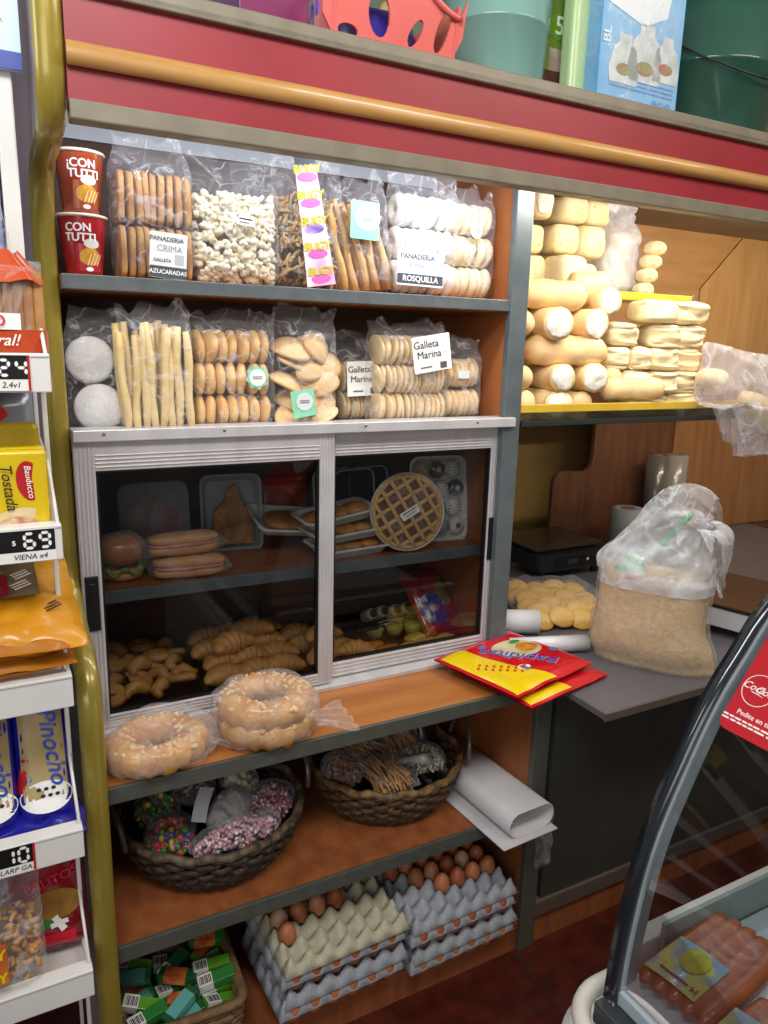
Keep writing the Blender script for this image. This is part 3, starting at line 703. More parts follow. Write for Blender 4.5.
# packets at the back of that shelf
for i, (c, n_, x) in enumerate((('#7a1f2a', 'dark red', -.05), ('#2f7fae', 'blue', .0), ('#c9d3d6', 'white', .045))):
    t = pk('small_carton', n_ + ' small carton standing at the back behind the orange bread packets', 'carton', (x, 1.56, .998)); B(-.02, .02, -.02, .02, 0, .22, .003).build('carton', M('carton ' + n_, c, rough=.4), t)
# blue packets
bm_ = M('deep blue film', '#2320a0', '#1b1880', .25, ns=8, coat=.4)
for i, (x, lab) in enumerate(((.050, 'blue packet of long sponge cakes next to the rack side wires'), (-.040, 'blue packet of sponge cakes second from the rack side wires'))):
    t = pk('cake_packet', lab, 'packet', (x, 1.345, .715), (-.42, 0, 0), 'blue cake packets on the rack'); p = Pouch(t, .095, .27, .075, bm_, 20 + i, amp=.004)
    p.rect(.074, .20, M('cake print', '#b09a68', '#9a8455', .45, ns=9), .0, .155); p.text('Pinocho', .042, M('blue script', '#2748b0', rough=.4), .016, .145, .015, .3, -PI / 2 + .1, .003)
    p.oval(.044, .028, inkw, 0, .058); p.rect(.012, .06, inkr, -.036, .10, rot=-.2); 
    for k in range(6): p.oval(.004, .003, ink, .018 - k * .006, .060 + (k % 2) * .012, h0=.003)
flat_bag('cake_packet', 'flat blue packet lying under the two cake packets', (-.0, 1.335, .708), .22, .10, .04, 23, bm_, (0, 0, 0), 'blue cake packets on the rack')
for i, (c, n_, x) in enumerate((('#3f6f28', 'green', -.05), ('#7a1f1c', 'red', .01), ('#b9bdb6', 'white', .06))):
    t = pk('small_carton', n_ + ' small carton standing behind the blue cake packets', 'carton', (x, 1.56, .71)); B(-.024, .024, -.02, .02, 0, .235, .003).build('carton', M('back carton ' + n_, c, rough=.5), t)
# snacks
t = pk('snack_packet', 'dark red snack packet with a green and white emblem on the lowest rack shelf', 'packet', (.035, 1.385, .420), (-.18, 0, -.1)); p = Pouch(t, .145, .29, .06, M('dark red film', '#8e1420', '#6e0f1a', .22, ns=6, coat=.5), 30, amp=.006)
p.oval(.045, .03, M('snack print', '#a87a2a', '#8a5f20', .5, ns=30), .018, .105); p.text('PALITOS', .026, M('bright red ink', '#d0203a', rough=.4), .012, .155, .02, 0, .25, .003); p.rect(.035, .02, M('emblem green', '#1f8a3c', rough=.4), -.005, .07, rot=.3); p.rect(.012, .034, inkw, .022, .066, rot=.5, h0=.0014); p.rect(.032, .010, inkw, .022, .066, rot=.2, h0=.0016); p.rect(.10, .035, M('emblem red', '#c4122a', rough=.4), .0, .03)
t = pk('snack_bag', 'clear bag of golden corn snacks with a yellow lettered label on the lowest rack shelf', 'snack bag', (-.055, 1.305, .445), (-.12, 0, .05))
m = MB()
for k in range(170):
    a = rnd.uniform(-.072, .072); b = rnd.uniform(-.03, .03); c_ = rnd.uniform(.006, .135)
    m.add(tube([(0, 0, -.008), (.004, 0, 0), (0, .002, .009)], [.0035, .0058, .003], 6), TR(a, b * (1 - abs(a) * 6), c_, rnd.uniform(0, 6), rnd.uniform(0, 6), rnd.uniform(0, 6)))
tag(m.build('corn_snacks', M('corn snack', '#c48f3c', '#b07a2c', .6, ns=20), t), kind='stuff')
one(bag(.165, .20, .085, .145, 6, .95), None).build('clear_bag', clear_s, t)
one(prism(rrect(.075, .075, .004), .001), TR(-.02, -.046, .07) @ FRONT, False).build('label', M('orange label', '#b8492a', '#c98a2a', .4, ns=20), t)
one(glyphs('BUGY', .026, .03), TR(-.018, -.0485, .088) @ FRONT, False).build('lettering', M('yellow ink', '#e8cf1e', rough=.4), t)
one(glyphs('BUGY', .026, .03), TR(-.018, -.0485, .045) @ FRONT, False).build('lettering', M('yellow ink', '#e8cf1e', rough=.4), t)

# ------------------------------------------------------------------ things on top of the cabinet
TZ = 2.1145
t = E('plastic_crate', 'dark purple plastic crate on top of the cabinet', 'crate', (.40, 1.52, TZ))
pm = M('purple plastic', '#4a2356', '#3f1d4c', .3, ns=4, coat=.3)
B(-.16, .22, -.08, .2, 0, .012, .004).build('base', pm, t); 
for nm, a in (('side', (-.16, .22, -.085, -.08, 0, .22)), ('side', (-.16, .22, .195, .2, 0, .22)), ('side', (-.165, -.16, -.085, .2, 0, .22)), ('side', (.215, .22, -.085, .2, 0, .22))): B(*a, .002).build(nm, pm, t)
B(.06, .19, -.088, -.085, .02, .12, .002).build('red_panel', M('dark magenta', '#7a1f55', rough=.35), t)
# coral basket with oval openings
t = E('plastic_basket', 'coral plastic basket with leaf shaped openings on top of the cabinet', 'basket', (.73, 1.43, TZ))
cm = M('coral plastic', '#e0706a', '#d86660', .3, ns=4, coat=.4)
bm0 = bmesh.new(); W_, H_ = .29, .135
def top(x): return .118 + .028 * math.cos((x / (W_ / 2)) * PI * 1.05 + .25) - .012 * (abs(x) / (W_ / 2)) ** 2
def panel(holes, y, bend=.02):
    bm = bmesh.new(); out = [(-W_ / 2 + .03, 0), (W_ / 2 - .025, 0), (W_ / 2, .05), (W_ / 2 + .004, .115)] + [(W_ / 2 - .01 - (W_ - .02) * k / 24, top(W_ / 2 - .01 - (W_ - .02) * k / 24)) for k in range(25)] + [(-W_ / 2 - .004, .09), (-W_ / 2, .04)]
    loops = [out] + holes; es = []
    for lp in loops:
        vv = [bm.verts.new((x, 0, z)) for x, z in lp]
        for i in range(len(vv)): es.append(bm.edges.new((vv[i], vv[(i + 1) % len(vv)])))
    bmesh.ops.triangle_fill(bm, edges=es, use_beauty=True)
    r = bmesh.ops.extrude_face_region(bm, geom=bm.faces[:]); 
    for v in [g for g in r['geom'] if isinstance(g, bmesh.types.BMVert)]: v.co.y += .006
    for v in bm.verts: v.co.y += y - bend * v.co.z / .13 + .35 * (v.co.x ** 2) * 0
    bmesh.ops.recalc_face_normals(bm, faces=bm.faces[:]); bm.verts.index_update()
    o = ([v.co.copy() for v in bm.verts], [[v.index for v in f.verts] for f in bm.faces]); bm.free(); return o
def hole(cx, cz, rx, rz, a, n=16):
    return [(cx + rx * math.cos(2 * PI * k / n) * math.cos(a) - rz * math.sin(2 * PI * k / n) * math.sin(a), cz + rx * math.cos(2 * PI * k / n) * math.sin(a) + rz * math.sin(2 * PI * k / n) * math.cos(a)) for k in range(n)]
hs = [hole(-.035, .058, .022, .036, .15), hole(.042, .042, .011, .026, -.5), hole(.100, .055, .013, .038, -.3), hole(-.095, .022, .02, .011, 0)]
one(panel(hs, -.07), None, False).build('front_panel', cm, t); one(panel(hs, .075, -.02), None, False).build('rear_panel', cm, t)
one(tube([(W_ / 2 - .01 - (W_ - .02) * k / 24, -.088, top(W_ / 2 - .01 - (W_ - .02) * k / 24)) for k in range(25)], .006, 8)).build('rim', cm, t)
B(-.12, .125, -.07, .08, 0, .006).build('base', cm, t)
for s_ in (-1, 1): one(prism([(-.07, 0), (.08, 0), (.10, .1), (-.09, .1)], .005), TR(s_ * (W_ / 2 - .018), 0, 0) @ PX, False).build('end_panel', cm, t)
t2 = thing('plastic_packet', one(ell(.11, .035, .042, .6, amp=.03, freq=20, seed=4)), M('violet blue film', '#5f56c0', '#4a3fae', .25, ns=12, coat=.5), 'violet blue packet inside the coral basket', 'packet', (.71, 1.44, TZ + .052))
thing('plastic_packet', one(ell(.05, .03, .05, .6, amp=.03, freq=25, seed=9)), M('olive film', '#a89a55', '#8f8248', .3, ns=12), 'olive yellow packet behind the violet one in the coral basket', 'packet', (.80, 1.50, TZ + .09))
# buckets
def bucket(label, loc, r0, r1, h, col, col2, rim=True):
    t = E('plastic_bucket', label, 'bucket', loc); m = M('bucket ' + col, col, col2, .22, ns=4, coat=.4)
    one(lathe([(0, 0), (r0 * .97, 0), (r0, .008), (r0 + (r1 - r0) * .45, h * .45), (r0 + (r1 - r0) * .455 + .004, h * .455), (r0 + (r1 - r0) * .47, h * .47), (r1, h), (r1 - .004, h), (r0 - .004, .01), (0, .008)], 64)).build('body', m, t)
    one(lathe([(r1 - .002, h - .014), (r1 + .01, h - .014), (r1 + .012, h), (r1 - .004, h + .004)], 64)).build('rim', m, t)
    return t
bucket('teal plastic bucket beside the coral basket on top of the cabinet', (1.055, 1.50, TZ), .105, .125, .30, '#7fa8a0', '#769f98')
t = bucket('dark green plastic bucket at the end of the cabinet top', (1.74, 1.52, TZ), .16, .205, .36, '#2f5648', '#284b40')
hb = [(.19 * math.cos(a), -.12 - .03 * math.sin(a), .245 - .10 * math.sin(a)) for a in [PI * k / 20 for k in range(21)]]
one(tube([(.193 * math.cos(PI + PI * k / 24), .193 * math.sin(PI + PI * k / 24), .24 - .12 * math.sin(PI * k / 24)) for k in range(25)], .0025, 6)).build('handle', black, t)
t = E('tall_carton', 'slim green and brown carton with a number 5 behind the blue box', 'carton', (1.205, 1.505, TZ)); B(-.036, .036, -.03, .03, 0, .26, .001).build('body', M('carton olive', '#7d9440', '#6f873a', .5, ns=4), t)
B(-.036, .036, -.0315, -.03, 0, .085).build('brown_panel', M('carton brown', '#5a3a30', '#4a2c26', .5, ns=14), t); B(-.02, .036, -.032, -.03, .085, .13).build('white_panel', M('carton cream', '#c9bda8', '#8a6d5a', .5, ns=20), t)
one(disc(.028), TR(.004, -.0312, .175) @ FRONT, False).build('number_disc', M('disc green', '#6aa02c', rough=.4), t); one(glyphs('5', .052, .02), TR(.004, -.033, .175) @ FRONT, False).build('lettering', inkw, t)
t = E('plastic_container', 'pale green tall plastic container between the carton and the blue box', 'container', (1.215, 1.425, TZ)); one(prism(rrect(.05, .045, .014), .30), None, False).build('body', M('pale green plastic', '#b5cf9a', '#a9c48e', .3, ns=4), t); one(prism(rrect(.056, .051, .016), .012), TR(0, 0, .30), False).build('lid', M('pale green plastic', '#b5cf9a'), t)
t = E('toy_box', 'pale blue box in clear wrap with pictures of white bottles on top of the cabinet', 'box', (1.355, 1.40, TZ), (0, 0, .03))
B(-.125, .125, -.035, .06, 0, .26, .001).build('carton', M('box blue', '#5f9fd0', '#79b4dc', .4, ns=5), t)
bw = M('bottle print', '#c9cfd0', '#a8b2b4', .4, ns=30)
for x, z, s_ in ((-.052, .078, 1.35), (.012, .090, 1.6), (.078, .100, 1.3)):
    pl = [(-.03, 0), (.03, 0), (.034, .02), (.026, .05), (.014, .06), (.014, .072), (-.014, .072), (-.014, .06), (-.026, .05), (-.034, .02)]
    q = one(prism([(a * s_, b * s_) for a, b in pl], .0008), TR(x, -.0355, z - .03) @ FRONT, False).build('pictured_bottle', bw, t)
    one(disc(.017 * s_, 20, .009 * s_), TR(x, -.0365, z - .002) @ FRONT, False).build('pictured_food', M('food print', '#a34a44', '#6f9048', .5, ns=70), q)
one(prism([(-.12, .2), (.0, .17), (.07, .2), (.08, .26), (-.12, .26)], .0008), TR(0, -.0355, 0) @ FRONT, False).build('white_swoosh', M('box white', '#d5dde4', rough=.4), t)
one(glyphs('ers', .040, .01, .2), TR(-.075, -.0372, .225) @ FRONT @ TR(0, 0, 0, 0, 0, .1), False).build('lettering', inkr, t)
one(glyphs('BL', .03, .03), TR(-.108, -.0372, .135, 0, 0, 0) @ FRONT @ TR(0, 0, 0, 0, 0, PI / 2), False).build('lettering', M('pale blue ink', '#cfe2f0', rough=.5), t)
one(glyphs('ase', .050, .03), TR(.075, -.0368, .022) @ FRONT, False).build('lettering', M('mid blue ink', '#4f88c0', rough=.5), t)
for k in range(3): B(-.09 + .02 * k, .11, -.0362, -.035, .040 + k * .009, .044 + k * .009).build('small_print', M('mid blue ink', '#4f88c0'), t)
one(grid(lambda u, v: (sgnp(math.cos(2 * PI * u), .3) * (.129 + .002 * math.sin(v * 30 + u * 9)), .0125 + sgnp(math.sin(2 * PI * u), .3) * .053, v * .27), 60, 20, True)).build('clear_wrap', clear_d, t)
# ------------------------------------------------------------------ food materials
toast = M('toast', '#a5713f', '#cfa468', .75, ns=26, bump=.4, bs=140)
stickm = M('breadstick', '#dcb273', '#c8954f', .65, ns=18, bump=.25, bs=90)
stickp = M('pale breadstick', '#e6cf9a', '#d8ba7c', .6, ns=16, bump=.2, bs=80)
cookg = M('golden biscuit', '#d3a05a', '#e3bd80', .55, ns=16, bump=.15, bs=60)
cookp = M('pale biscuit', '#dfc59a', '#d2b381', .65, ns=20, bump=.2, bs=90)
flatm = M('flat biscuit', '#d8ab74', '#e4c495', .6, ns=14, bump=.15)
glaze = M('white glaze', '#f3efe8', '#e9e2d6', .35, ns=20, bump=.2, bs=50, coat=.3)
ivory = M('ivory biscuit', '#f0e2bd', '#e8d5a8', .5, ns=20, bump=.2, bs=60)
frost = M('white frosting', '#e6e4e2', '#d4d0cc', .5, ns=24, c3='#a9a29b', ramp=(.4, .68), bump=.3, bs=120)
popm = M('popcorn', '#f2ead2', '#e4cf9c', .8, ns=60, c3='#b58a4a', ramp=(.45, .68))
greenl = M('green label', '#8fd3ae', '#84c8a2', .5, ns=8)
bread = M('bread crust', '#edd3a0', '#dfb777', .6, ns=9, ramp=(.4, .72), bump=.12, bs=40)
bread_g = M('golden bread crust', '#e9ca98', '#d8a868', .55, ns=7, ramp=(.4, .7), bump=.12, bs=40)
crumb = M('white crumb', '#efeae2', '#dcd5ca', .9, ns=40, bump=.7, bs=90)
rollm = M('square roll crust', '#f1e2b8', '#e3cb90', .65, ns=11, ramp=(.42, .75), bump=.2, bs=50)
sandm = M('cracked pale crust', '#efe0bc', '#e2ca98', .75, ns=8, bump=.55, bs=26, stretch=(1, 1, 3))
pastry = M('pastry crust', '#c07a34', '#dba45a', .4, ns=12, bump=.2, bs=60, coat=.3)
pastry_p = M('pale pastry crust', '#d99f5a', '#b87632', .5, ns=12, bump=.2, bs=60, coat=.2)
S1, S2, S3, S4 = 1.707, 1.393, 1.046, .753

def meshpart(vf, name, mat, parent, sm=True):
    return one(vf, None, sm).build(name, mat, parent)
def cloned(o, parent, M_):
    c = o.copy(); COL.objects.link(c); c.parent = parent; c.matrix_local = M_; return c

# noodle cups
def cup(loc, label, body, body2, seed, two):
    t = E('noodle_cup', label, 'noodle cup', loc, (0, 0, 0), 'noodle cups on the top shelf')
    r = lambda z: .0335 + (.0445 - .0335) * z / .112
    meshpart(lathe([(0, .002), (.030, 0), (.0335, .001), (.0445, .108)], 48), 'body', M('cup ' + body, body, body2, .25, ns=5, coat=.5), t)
    meshpart(lathe([(.044, .106), (.0475, .107), (.0478, .110), (.046, .112), (.0, .1125)], 48), 'lid', M('cup lid', '#e9d9c4', '#dcc8b0', .4, ns=6), t)
    def wrap(vf, name, mat, x, z, h, p):
        vs, fs = vf; a0 = R(-97); o = []
        for v in vs:
            zz = z + v.y; rr = r(zz) + h; a = a0 + (x + v.x) / r(zz); o.append(V((rr * math.cos(a), rr * math.sin(a), zz)))
        return one((o, fs), None, False).build(name, mat, p)
    wrap(grid(lambda u, v: ((u - .5) * .05, (v - .5) * .05, 0), 10, 6), 'picture_panel', M('cup panel ' + body, body2, body, .3, ns=30, c3='#c98c3a', coat=.4), .012, .032, .0004, t)
    wrap(grid(lambda u, v: (.020 * v * math.cos(2 * PI * u), .016 * v * math.sin(2 * PI * u), 0), 24, 3, True), 'noodle_picture', M('noodle print', '#d8a52e', '#c07f2a', .4, ns=90), .012, .034, .0008, t)
    wrap(grid(lambda u, v: (.015 * v * math.cos(2 * PI * u), .009 * v * math.sin(2 * PI * u), 0), 24, 3, True), 'white_bubble', M('cup bubble', '#e6dccb', rough=.4), .016, .058, .0009, t)
    wrap(grid(lambda u, v: (.007 * v * math.cos(2 * PI * u), .004 * v * math.sin(2 * PI * u), 0), 16, 2, True), 'white_seal', inkw, .010, .011, .0009, t)
    a, b = two
    wrap(glyphs(a, .021, .035), 'lettering', inkw, -.008 if seed == 0 else .004, .086, .0010, t); wrap(glyphs(b, .021, .035), 'lettering', inkw, -.004 if seed == 0 else .008, .068, .0010, t)
    for k in range(4): wrap(tube([(-.012 + k * .006, -.012, 0), (-.004 + k * .007, .010, 0)], .0008, 5), 'noodle_strand', M('noodle white', '#efe0b0', rough=.4), .018, .030, .0012, t)
cup((.206, 1.648, S1), 'red noodle cup with white lettering, lower of the two stacked cups', '#b3202a', '#a01a24', 0, ('CON', 'TUTTI'))
cup((.207, 1.650, S1 + .1145), 'orange brown noodle cup standing on the red noodle cup', '#a4431d', '#8f3716', 1, ('¡CON', 'TUTTI'))

# bag of toast
t = E('toast_bag', 'clear bag of toast in two rows with a black and white price label', 'toast bag', (.343, 1.67, S1))
sl = meshpart(ell(.0072, .046, .050, .35, amp=.002, freq=40, seed=1), 'toast_slice', [toast], t); sl.location = (-.064, 0, .052)
for r_ in range(2):
    for k in range(9):
        if r_ == 0 and k == 0: continue
        cloned(sl, t, TR(-.064 + k * .0158, .003 * math.sin(k * 2 + r_), .052 + r_ * .103, R(3 * math.sin(k * 1.7)), R(2 * math.cos(k + r_)), R(4 * math.sin(k))))
one(bag(.162, .275, .112, .215, 1, .85, .004)).build('clear_bag', clear_s, t)
card(t, .074, .088, whitep, TR(.018, -.063, .046, 0, 0, 0) @ FRONT @ TR(0, 0, 0, 0, 0, -.06), [('PANADERIA', .0125, -.004, .031, grey_ink, .02), ('CRIMA', .017, .002, .013, M('grey outline ink', '#9a9c9e', rough=.7), -.004), ('GALLETA', .0085, -.012, -.010, grey_ink, .02), ('AZUCARADAS', .0115, 0, -.032, inkw, .03)], extra=[(0, -.032, .074, .022, M('slate band', '#4a4e52', rough=.7)), (.022, -.006, .018, .020, M('pale print', '#c3c5c6', rough=.7))])

# popcorn
t = E('popcorn_bag', 'clear bag full of popcorn with a small white sticker', 'popcorn bag', (.514, 1.67, S1))
m = MB(); kb = [ell(.008, .007, .007, amp=.005, freq=160, seed=s, nu=9, nv=6) for s in range(5)]
for k in range(620):
    a = rnd.uniform(-1, 1); c_ = rnd.uniform(0, 1); side = -1 if rnd.random() < .75 else 1
    y = side * .042 * (1 - abs(a) ** 4) ** .5 * (.55 + .45 * smooth(0, .15, c_)) * rnd.uniform(.7, 1)
    m.add(kb[k % 5], TR(a * .086, y, .008 + c_ * .172, rnd.uniform(0, 6), rnd.uniform(0, 6), rnd.uniform(0, 6), rnd.uniform(.7, 1.25)))
tag(m.build('popcorn', popm, t), kind='stuff')
one(bag(.195, .255, .112, .185, 2, 1.0, .005)).build('clear_bag', clear_s, t)
card(t, .036, .020, whitep, TR(.012, -.0605, .128) @ FRONT @ TR(0, 0, 0, 0, 0, -.08), extra=[(-.002, .003, .028, .0025, ink), (-.005, -.004, .020, .002, grey_ink)])
# bag behind
def twist_snack_bag(loc, label, w, h, ch, d, n, mat, seed, fm=clear_s, name='snack_bag', rot=(0, 0, 0), r=.004, ln=.018):
    t = E(name, label, 'snack bag', loc, rot); m = MB()
    for k in range(n):
        a = rnd.uniform(-1, 1); c_ = rnd.uniform(.02, .97); b = (-1 if rnd.random() < .7 else 1) * rnd.uniform(.4, 1) * d * .40 * (1 - abs(a) ** 4) ** .5
        m.add(tube([(-ln, 0, 0), (-ln * .3, r * .8, r * .5), (ln * .4, 0, -r * .4), (ln, r, 0)], [r * .7, r, r, r * .6], 6), TR(a * w * .43, b, .008 + c_ * (ch - .012), rnd.gauss(0, .5), rnd.gauss(.6, .8), rnd.uniform(0, 3)))
    tag(m.build('snacks', mat, t), kind='stuff'); one(bag(w, h, d, ch, seed, 1, .005)).build('clear_bag', fm, t); return t
twist_snack_bag((.66, 1.87, S1), 'clear snack bag at the back of the top shelf behind the popcorn', .17, .31, .20, .09, 120, M('tan snack', '#b5925f', '#9c7848', .7, ns=30), 31)
# BABY snack bag
t = twist_snack_bag((.690, 1.685, S1), 'clear bag of thin snacks with a tall pink and yellow lettered strip', .165, .285, .205, .10, 230, M('thin snack', '#d7b883', '#bf9a62', .7, ns=30), 33)
pinkp = M('strip print', '#efe3ea', '#e7a9cf', .4, ns=14, ramp=(.42, .6))
Ts = TR(-.006, -.058, .142, -.02, -.16, 0) @ FRONT
st = one(prism([(-.024, .135), (.024, .135), (.034, -.135), (-.036, -.135)], .001), Ts, False).build('label_strip', pinkp, t)
for k in range(5):
    one(disc(.024, 20, .010), Ts @ TR(.0, .092 - k * .053, .0012), False).build('printed_panel', M('pink print', '#d66bb4', rough=.4) if k != 2 else M('purple print', '#7d58a8', '#d9c9e8', .4, ns=40), st)
    one(glyphs('BUGY', .0245, .04, .1), Ts @ TR(.001, .108 - k * .053, .003), False).build('lettering', M('strip yellow', '#d9c31c', rough=.4), st)
one(prism(rrect(.05, .018, .002), .0006), Ts @ TR(0, .125, .0014), False).build('dark_band', M('strip blue grey', '#3f4650', rough=.4), st)

# breadstick bags
def stick_bag(loc, label, w, h, ch, d, n, L, r, mat, seed, lean=0, rows=2, nsq=10):
    t = E('breadstick_bag', label, 'breadstick bag', loc)
    for k in range(n):
        row = k % rows; i = k // rows; nn = max(1, (n - 1) // rows)
        x = (i / nn - .5) * w * .84 + rnd.uniform(-.003, .003); y = (row / max(1, rows - 1) - .5) * d * .55 if rows > 1 else 0
        l = L * rnd.uniform(.88, 1.03); tl = lean + rnd.gauss(0, .045)
        pts = [(0, 0, l * q / 6) for q in range(7)]; pts = [(p[0] + .0018 * math.sin(q * 1.3 + k), p[1] + .0018 * math.cos(q * 1.7 + k), p[2]) for q, p in enumerate(pts)]
        rr = [r * .8] + [r * (1 + .07 * math.sin(q * 2 + k)) for q in range(5)] + [r * .75]
        one(tube(pts, rr, nsq), TR(x + -tl * 0, y, .006, rnd.gauss(0, .03), -tl, rnd.uniform(0, 3) if False else 0)).build('breadstick', mat, t)
    one(bag(w, h, d, ch, seed, 1, .004)).build('clear_bag', clear_s, t); return t
t = stick_bag((.835, 1.672, S1), 'clear bag of golden breadsticks with a green and white label, leaning on the top shelf', .135, .255, .215, .085, 15, .205, .0085, stickm, 4, .16, 3)
t.rotation_euler = (0, -.10, 0)
one(prism(rrect(.072, .082, .004), .001), TR(-.012, -.053, .158) @ FRONT @ TR(0, 0, 0, 0, 0, -.12), False).build('label', greenl, t)
lb = one(disc(.032, 24, .028), TR(-.005, -.0545, .163) @ FRONT, False).build('label', whitep, t); bars(MB(), TR(-.004, -.0552, .158) @ FRONT, .03, .010, 2, 1).build('lettering', M('teal ink', '#3f9a8a', rough=.6), lb)
t = stick_bag((.334, 1.640, S2), 'clear bag of long pale breadsticks on the second shelf', .148, .265, .225, .09, 22, .222, .0088, stickp, 5, .02, 3, 8)

# rows of biscuits in bags
def torus(Rr, r, ry=None, n=28, k=10): return tube([(0, Rr * math.cos(2 * PI * i / n), Rr * math.sin(2 * PI * i / n)) for i in range(n)], r, k, True)
def biscuit_bag(name, label, loc, w, h, ch, d, rows, n, r, vf, mat, seed, part='biscuit', fm=clear_s, tilt=.0, rot=0, amp=.004, jit=1.0, x0=0):
    t = E(name, label, 'biscuit bag', loc, (0, 0, rot)); first = None
    for j in range(rows):
        for i in range(n):
            x = x0 + (i - (n - 1) / 2) * (w * .86 / n); z = .005 + r + j * (2 * r * .985)
            Mx = TR(x + rnd.uniform(-.0015, .0015) * jit, rnd.uniform(-.004, .004) * jit, z + rnd.uniform(-.0012, .002) * jit, rnd.uniform(0, 6), tilt + rnd.gauss(0, .06) * jit, rnd.gauss(0, .10) * jit)
            if first is None: first = one(vf).build(part, mat, t); first.matrix_local = Mx
            else: cloned(first, t, Mx)
    one(bag(w, h, d, ch, seed, 1, amp)).build('clear_bag', fm, t); return t
ring = torus(.024, .0145); ring = ([V((v.x * .85, v.y, v.z)) for v in ring[0]], ring[1])
t = biscuit_bag('ring_biscuit_bag', 'clear bag of white glazed ring biscuits with a grey lettered label', (.985, 1.668, S1), .19, .285, .235, .09, 3, 7, .0385, ring, glaze, 6, 'ring_biscuit')
card(t, .128, .079, M('cool white card', '#e9eef2', rough=.7), TR(-.030, -.055, .060) @ FRONT @ TR(0, 0, 0, 0, 0, -.02), [('PANADERIA', .0175, -.010, .026, grey_ink, .02), ('CRIMA', .018, -.018, .006, M('grey outline ink', '#9a9c9e'), -.004), ('ROSQUILLA', .0185, 0, -.024, inkw, .03)], extra=[(0, -.024, .126, .022, M('slate band', '#4a4e52')), (.036, .000, .034, .018, M('pale print', '#c3c5c6'))])
t = biscuit_bag('ring_biscuit_bag', 'clear bag of ivory ring biscuits with a small green sticker beside the divider', (1.135, 1.70, S1), .155, .27, .235, .09, 3, 6, .0385, ring, ivory, 7, 'ring_biscuit')
lb = one(disc(.018, 20), TR(.0, -.052, .165) @ FRONT, False).build('label', M('pale green sticker', '#9ad6a0', '#e8f0e8', .5, ns=50), t); one(glyphs('S', .018, .02), TR(.004, -.0535, .165) @ FRONT, False).build('lettering', M('leaf ink', '#2f8a4a', rough=.5), lb)
# frosted cakes
t = E('frosted_cake_bag', 'clear bag with two white frosted round cakes at the left end of the second shelf', 'cake bag', (.218, 1.675, S2))
for x, z, r_ in ((.004, .052, .0495), (-.008, .150, .0475)):
    one(lathe([(0, -.016), (r_ * .85, -.016), (r_, -.010), (r_ * 1.02, 0), (r_, .011), (r_ * .88, .0165), (0, .017)], 40), TR(x, -.005 if z < .1 else .006, z, PI / 2 - .12, 0, -.15)).build('frosted_cake', frost, t)
one(bag(.118, .255, .075, .2, 8, .8, .005)).build('clear_bag', clear_s, t)
puff = ell(.0125, .036, .036, .8, .9, amp=.0015, freq=50, seed=3, nu=24, nv=14)
t = biscuit_bag('biscuit_bag', 'clear bag of round golden biscuits in three rows with a green diamond label', (.505, 1.672, S2), .20, .26, .225, .09, 3, 7, .036, puff, cookg, 9)
for a in (0, PI / 4): one(prism(rrect(.040, .040, .001), .001), TR(.043, -.056 - a * .0004, .118) @ FRONT @ TR(0, 0, 0, 0, 0, a + .2), False).build('label', greenl, t)
lb = one(disc(.019, 12), TR(.043, -.058, .118) @ FRONT, False).build('label', whitep, t); bars(MB(), TR(.043, -.0588, .118) @ FRONT, .022, .008, 2, 2).build('lettering', grey_ink, lb)
t = E('biscuit_bag', 'clear bag of large folded flat biscuits with a green label', 'biscuit bag', (.682, 1.675, S2))
for k in range(15):
    lv = k // 3; q = k % 3
    sh = grid(lambda u, v: ((.045 * v) * math.cos(2 * PI * u), (.030 * v) * math.sin(2 * PI * u), .010 * (1 - v * v) - .012 * (v * math.cos(2 * PI * u)) ** 2), 26, 6, True)
    s2 = MB().add(sh, TR(-.036 + q * .036 + (.01 if lv % 2 else -.006), -.018 + .012 * (k % 2), .022 + lv * .040, R(55 + 25 * math.sin(k * 1.9)), R(30 * math.sin(k * 2.3)), R(40 * math.cos(k * 1.3)), 1.05))
    o = s2.build('flat_biscuit', flatm, t); md = o.modifiers.new('thickness', 'SOLIDIFY'); md.thickness = .006
one(bag(.150, .275, .10, .225, 10, 1, .005)).build('clear_bag', clear_s, t)
one(prism(rrect(.058, .062, .002), .001), TR(-.024, -.0595, .060) @ FRONT @ TR(0, 0, 0, 0, 0, .15), False).build('label', greenl, t)
lb = one(disc(.021, 10), TR(-.022, -.061, .064) @ FRONT, False).build('label', M('grey white card', '#d5d8d8', rough=.7), t); bars(MB(), TR(-.022, -.0618, .064) @ FRONT, .024, .009, 2, 3).build('lettering', grey_ink, lb)
thin = lathe([(0, -.0045), (.033, -.0045), (.0365, -.002), (.0365, .002), (.033, .0045), (0, .0045)], 26); thin = ([V((v.z, v.x, v.y)) for v in thin[0]], thin[1])
def marina(t, x, y, z, w, h, rz):
    card(t, w, h, whitep, TR(x, y, z) @ FRONT @ TR(0, 0, 0, 0, 0, rz), [('Galleta', .026 * w / .11, -w * .14, h * .26, M('dark ink', '#3a3836', rough=.7), .012), ('Marina', .026 * w / .11, -w * .08, -h * .02, M('dark ink', '#3a3836'), .012)], extra=[(-w * .18, -h * .36, w * .3, h * .04, grey_ink), (w * .36, -h * .02, w * .10, h * .07, M('pale spoon print', '#d9cdbf', rough=.7)), (w * .28, -h * .36, w * .18, h * .18, M('dark print', '#55514e', rough=.7))])
t = biscuit_bag('biscuit_bag', 'smaller bag of thin round biscuits with a lettered card, behind the larger one', (.862, 1.745, S2), .145, .225, .150, .08, 2, 10, .036, thin, cookp, 11); marina(t, -.012, -.052, .112, .092, .085, .04)
t = biscuit_bag('biscuit_bag', 'large clear bag of thin round biscuits with a tilted lettered card', (.962, 1.672, S2), .225, .25, .222, .09, 3, 14, .036, thin, cookp, 12); marina(t, .035, -.058, .178, .108, .088, .16)
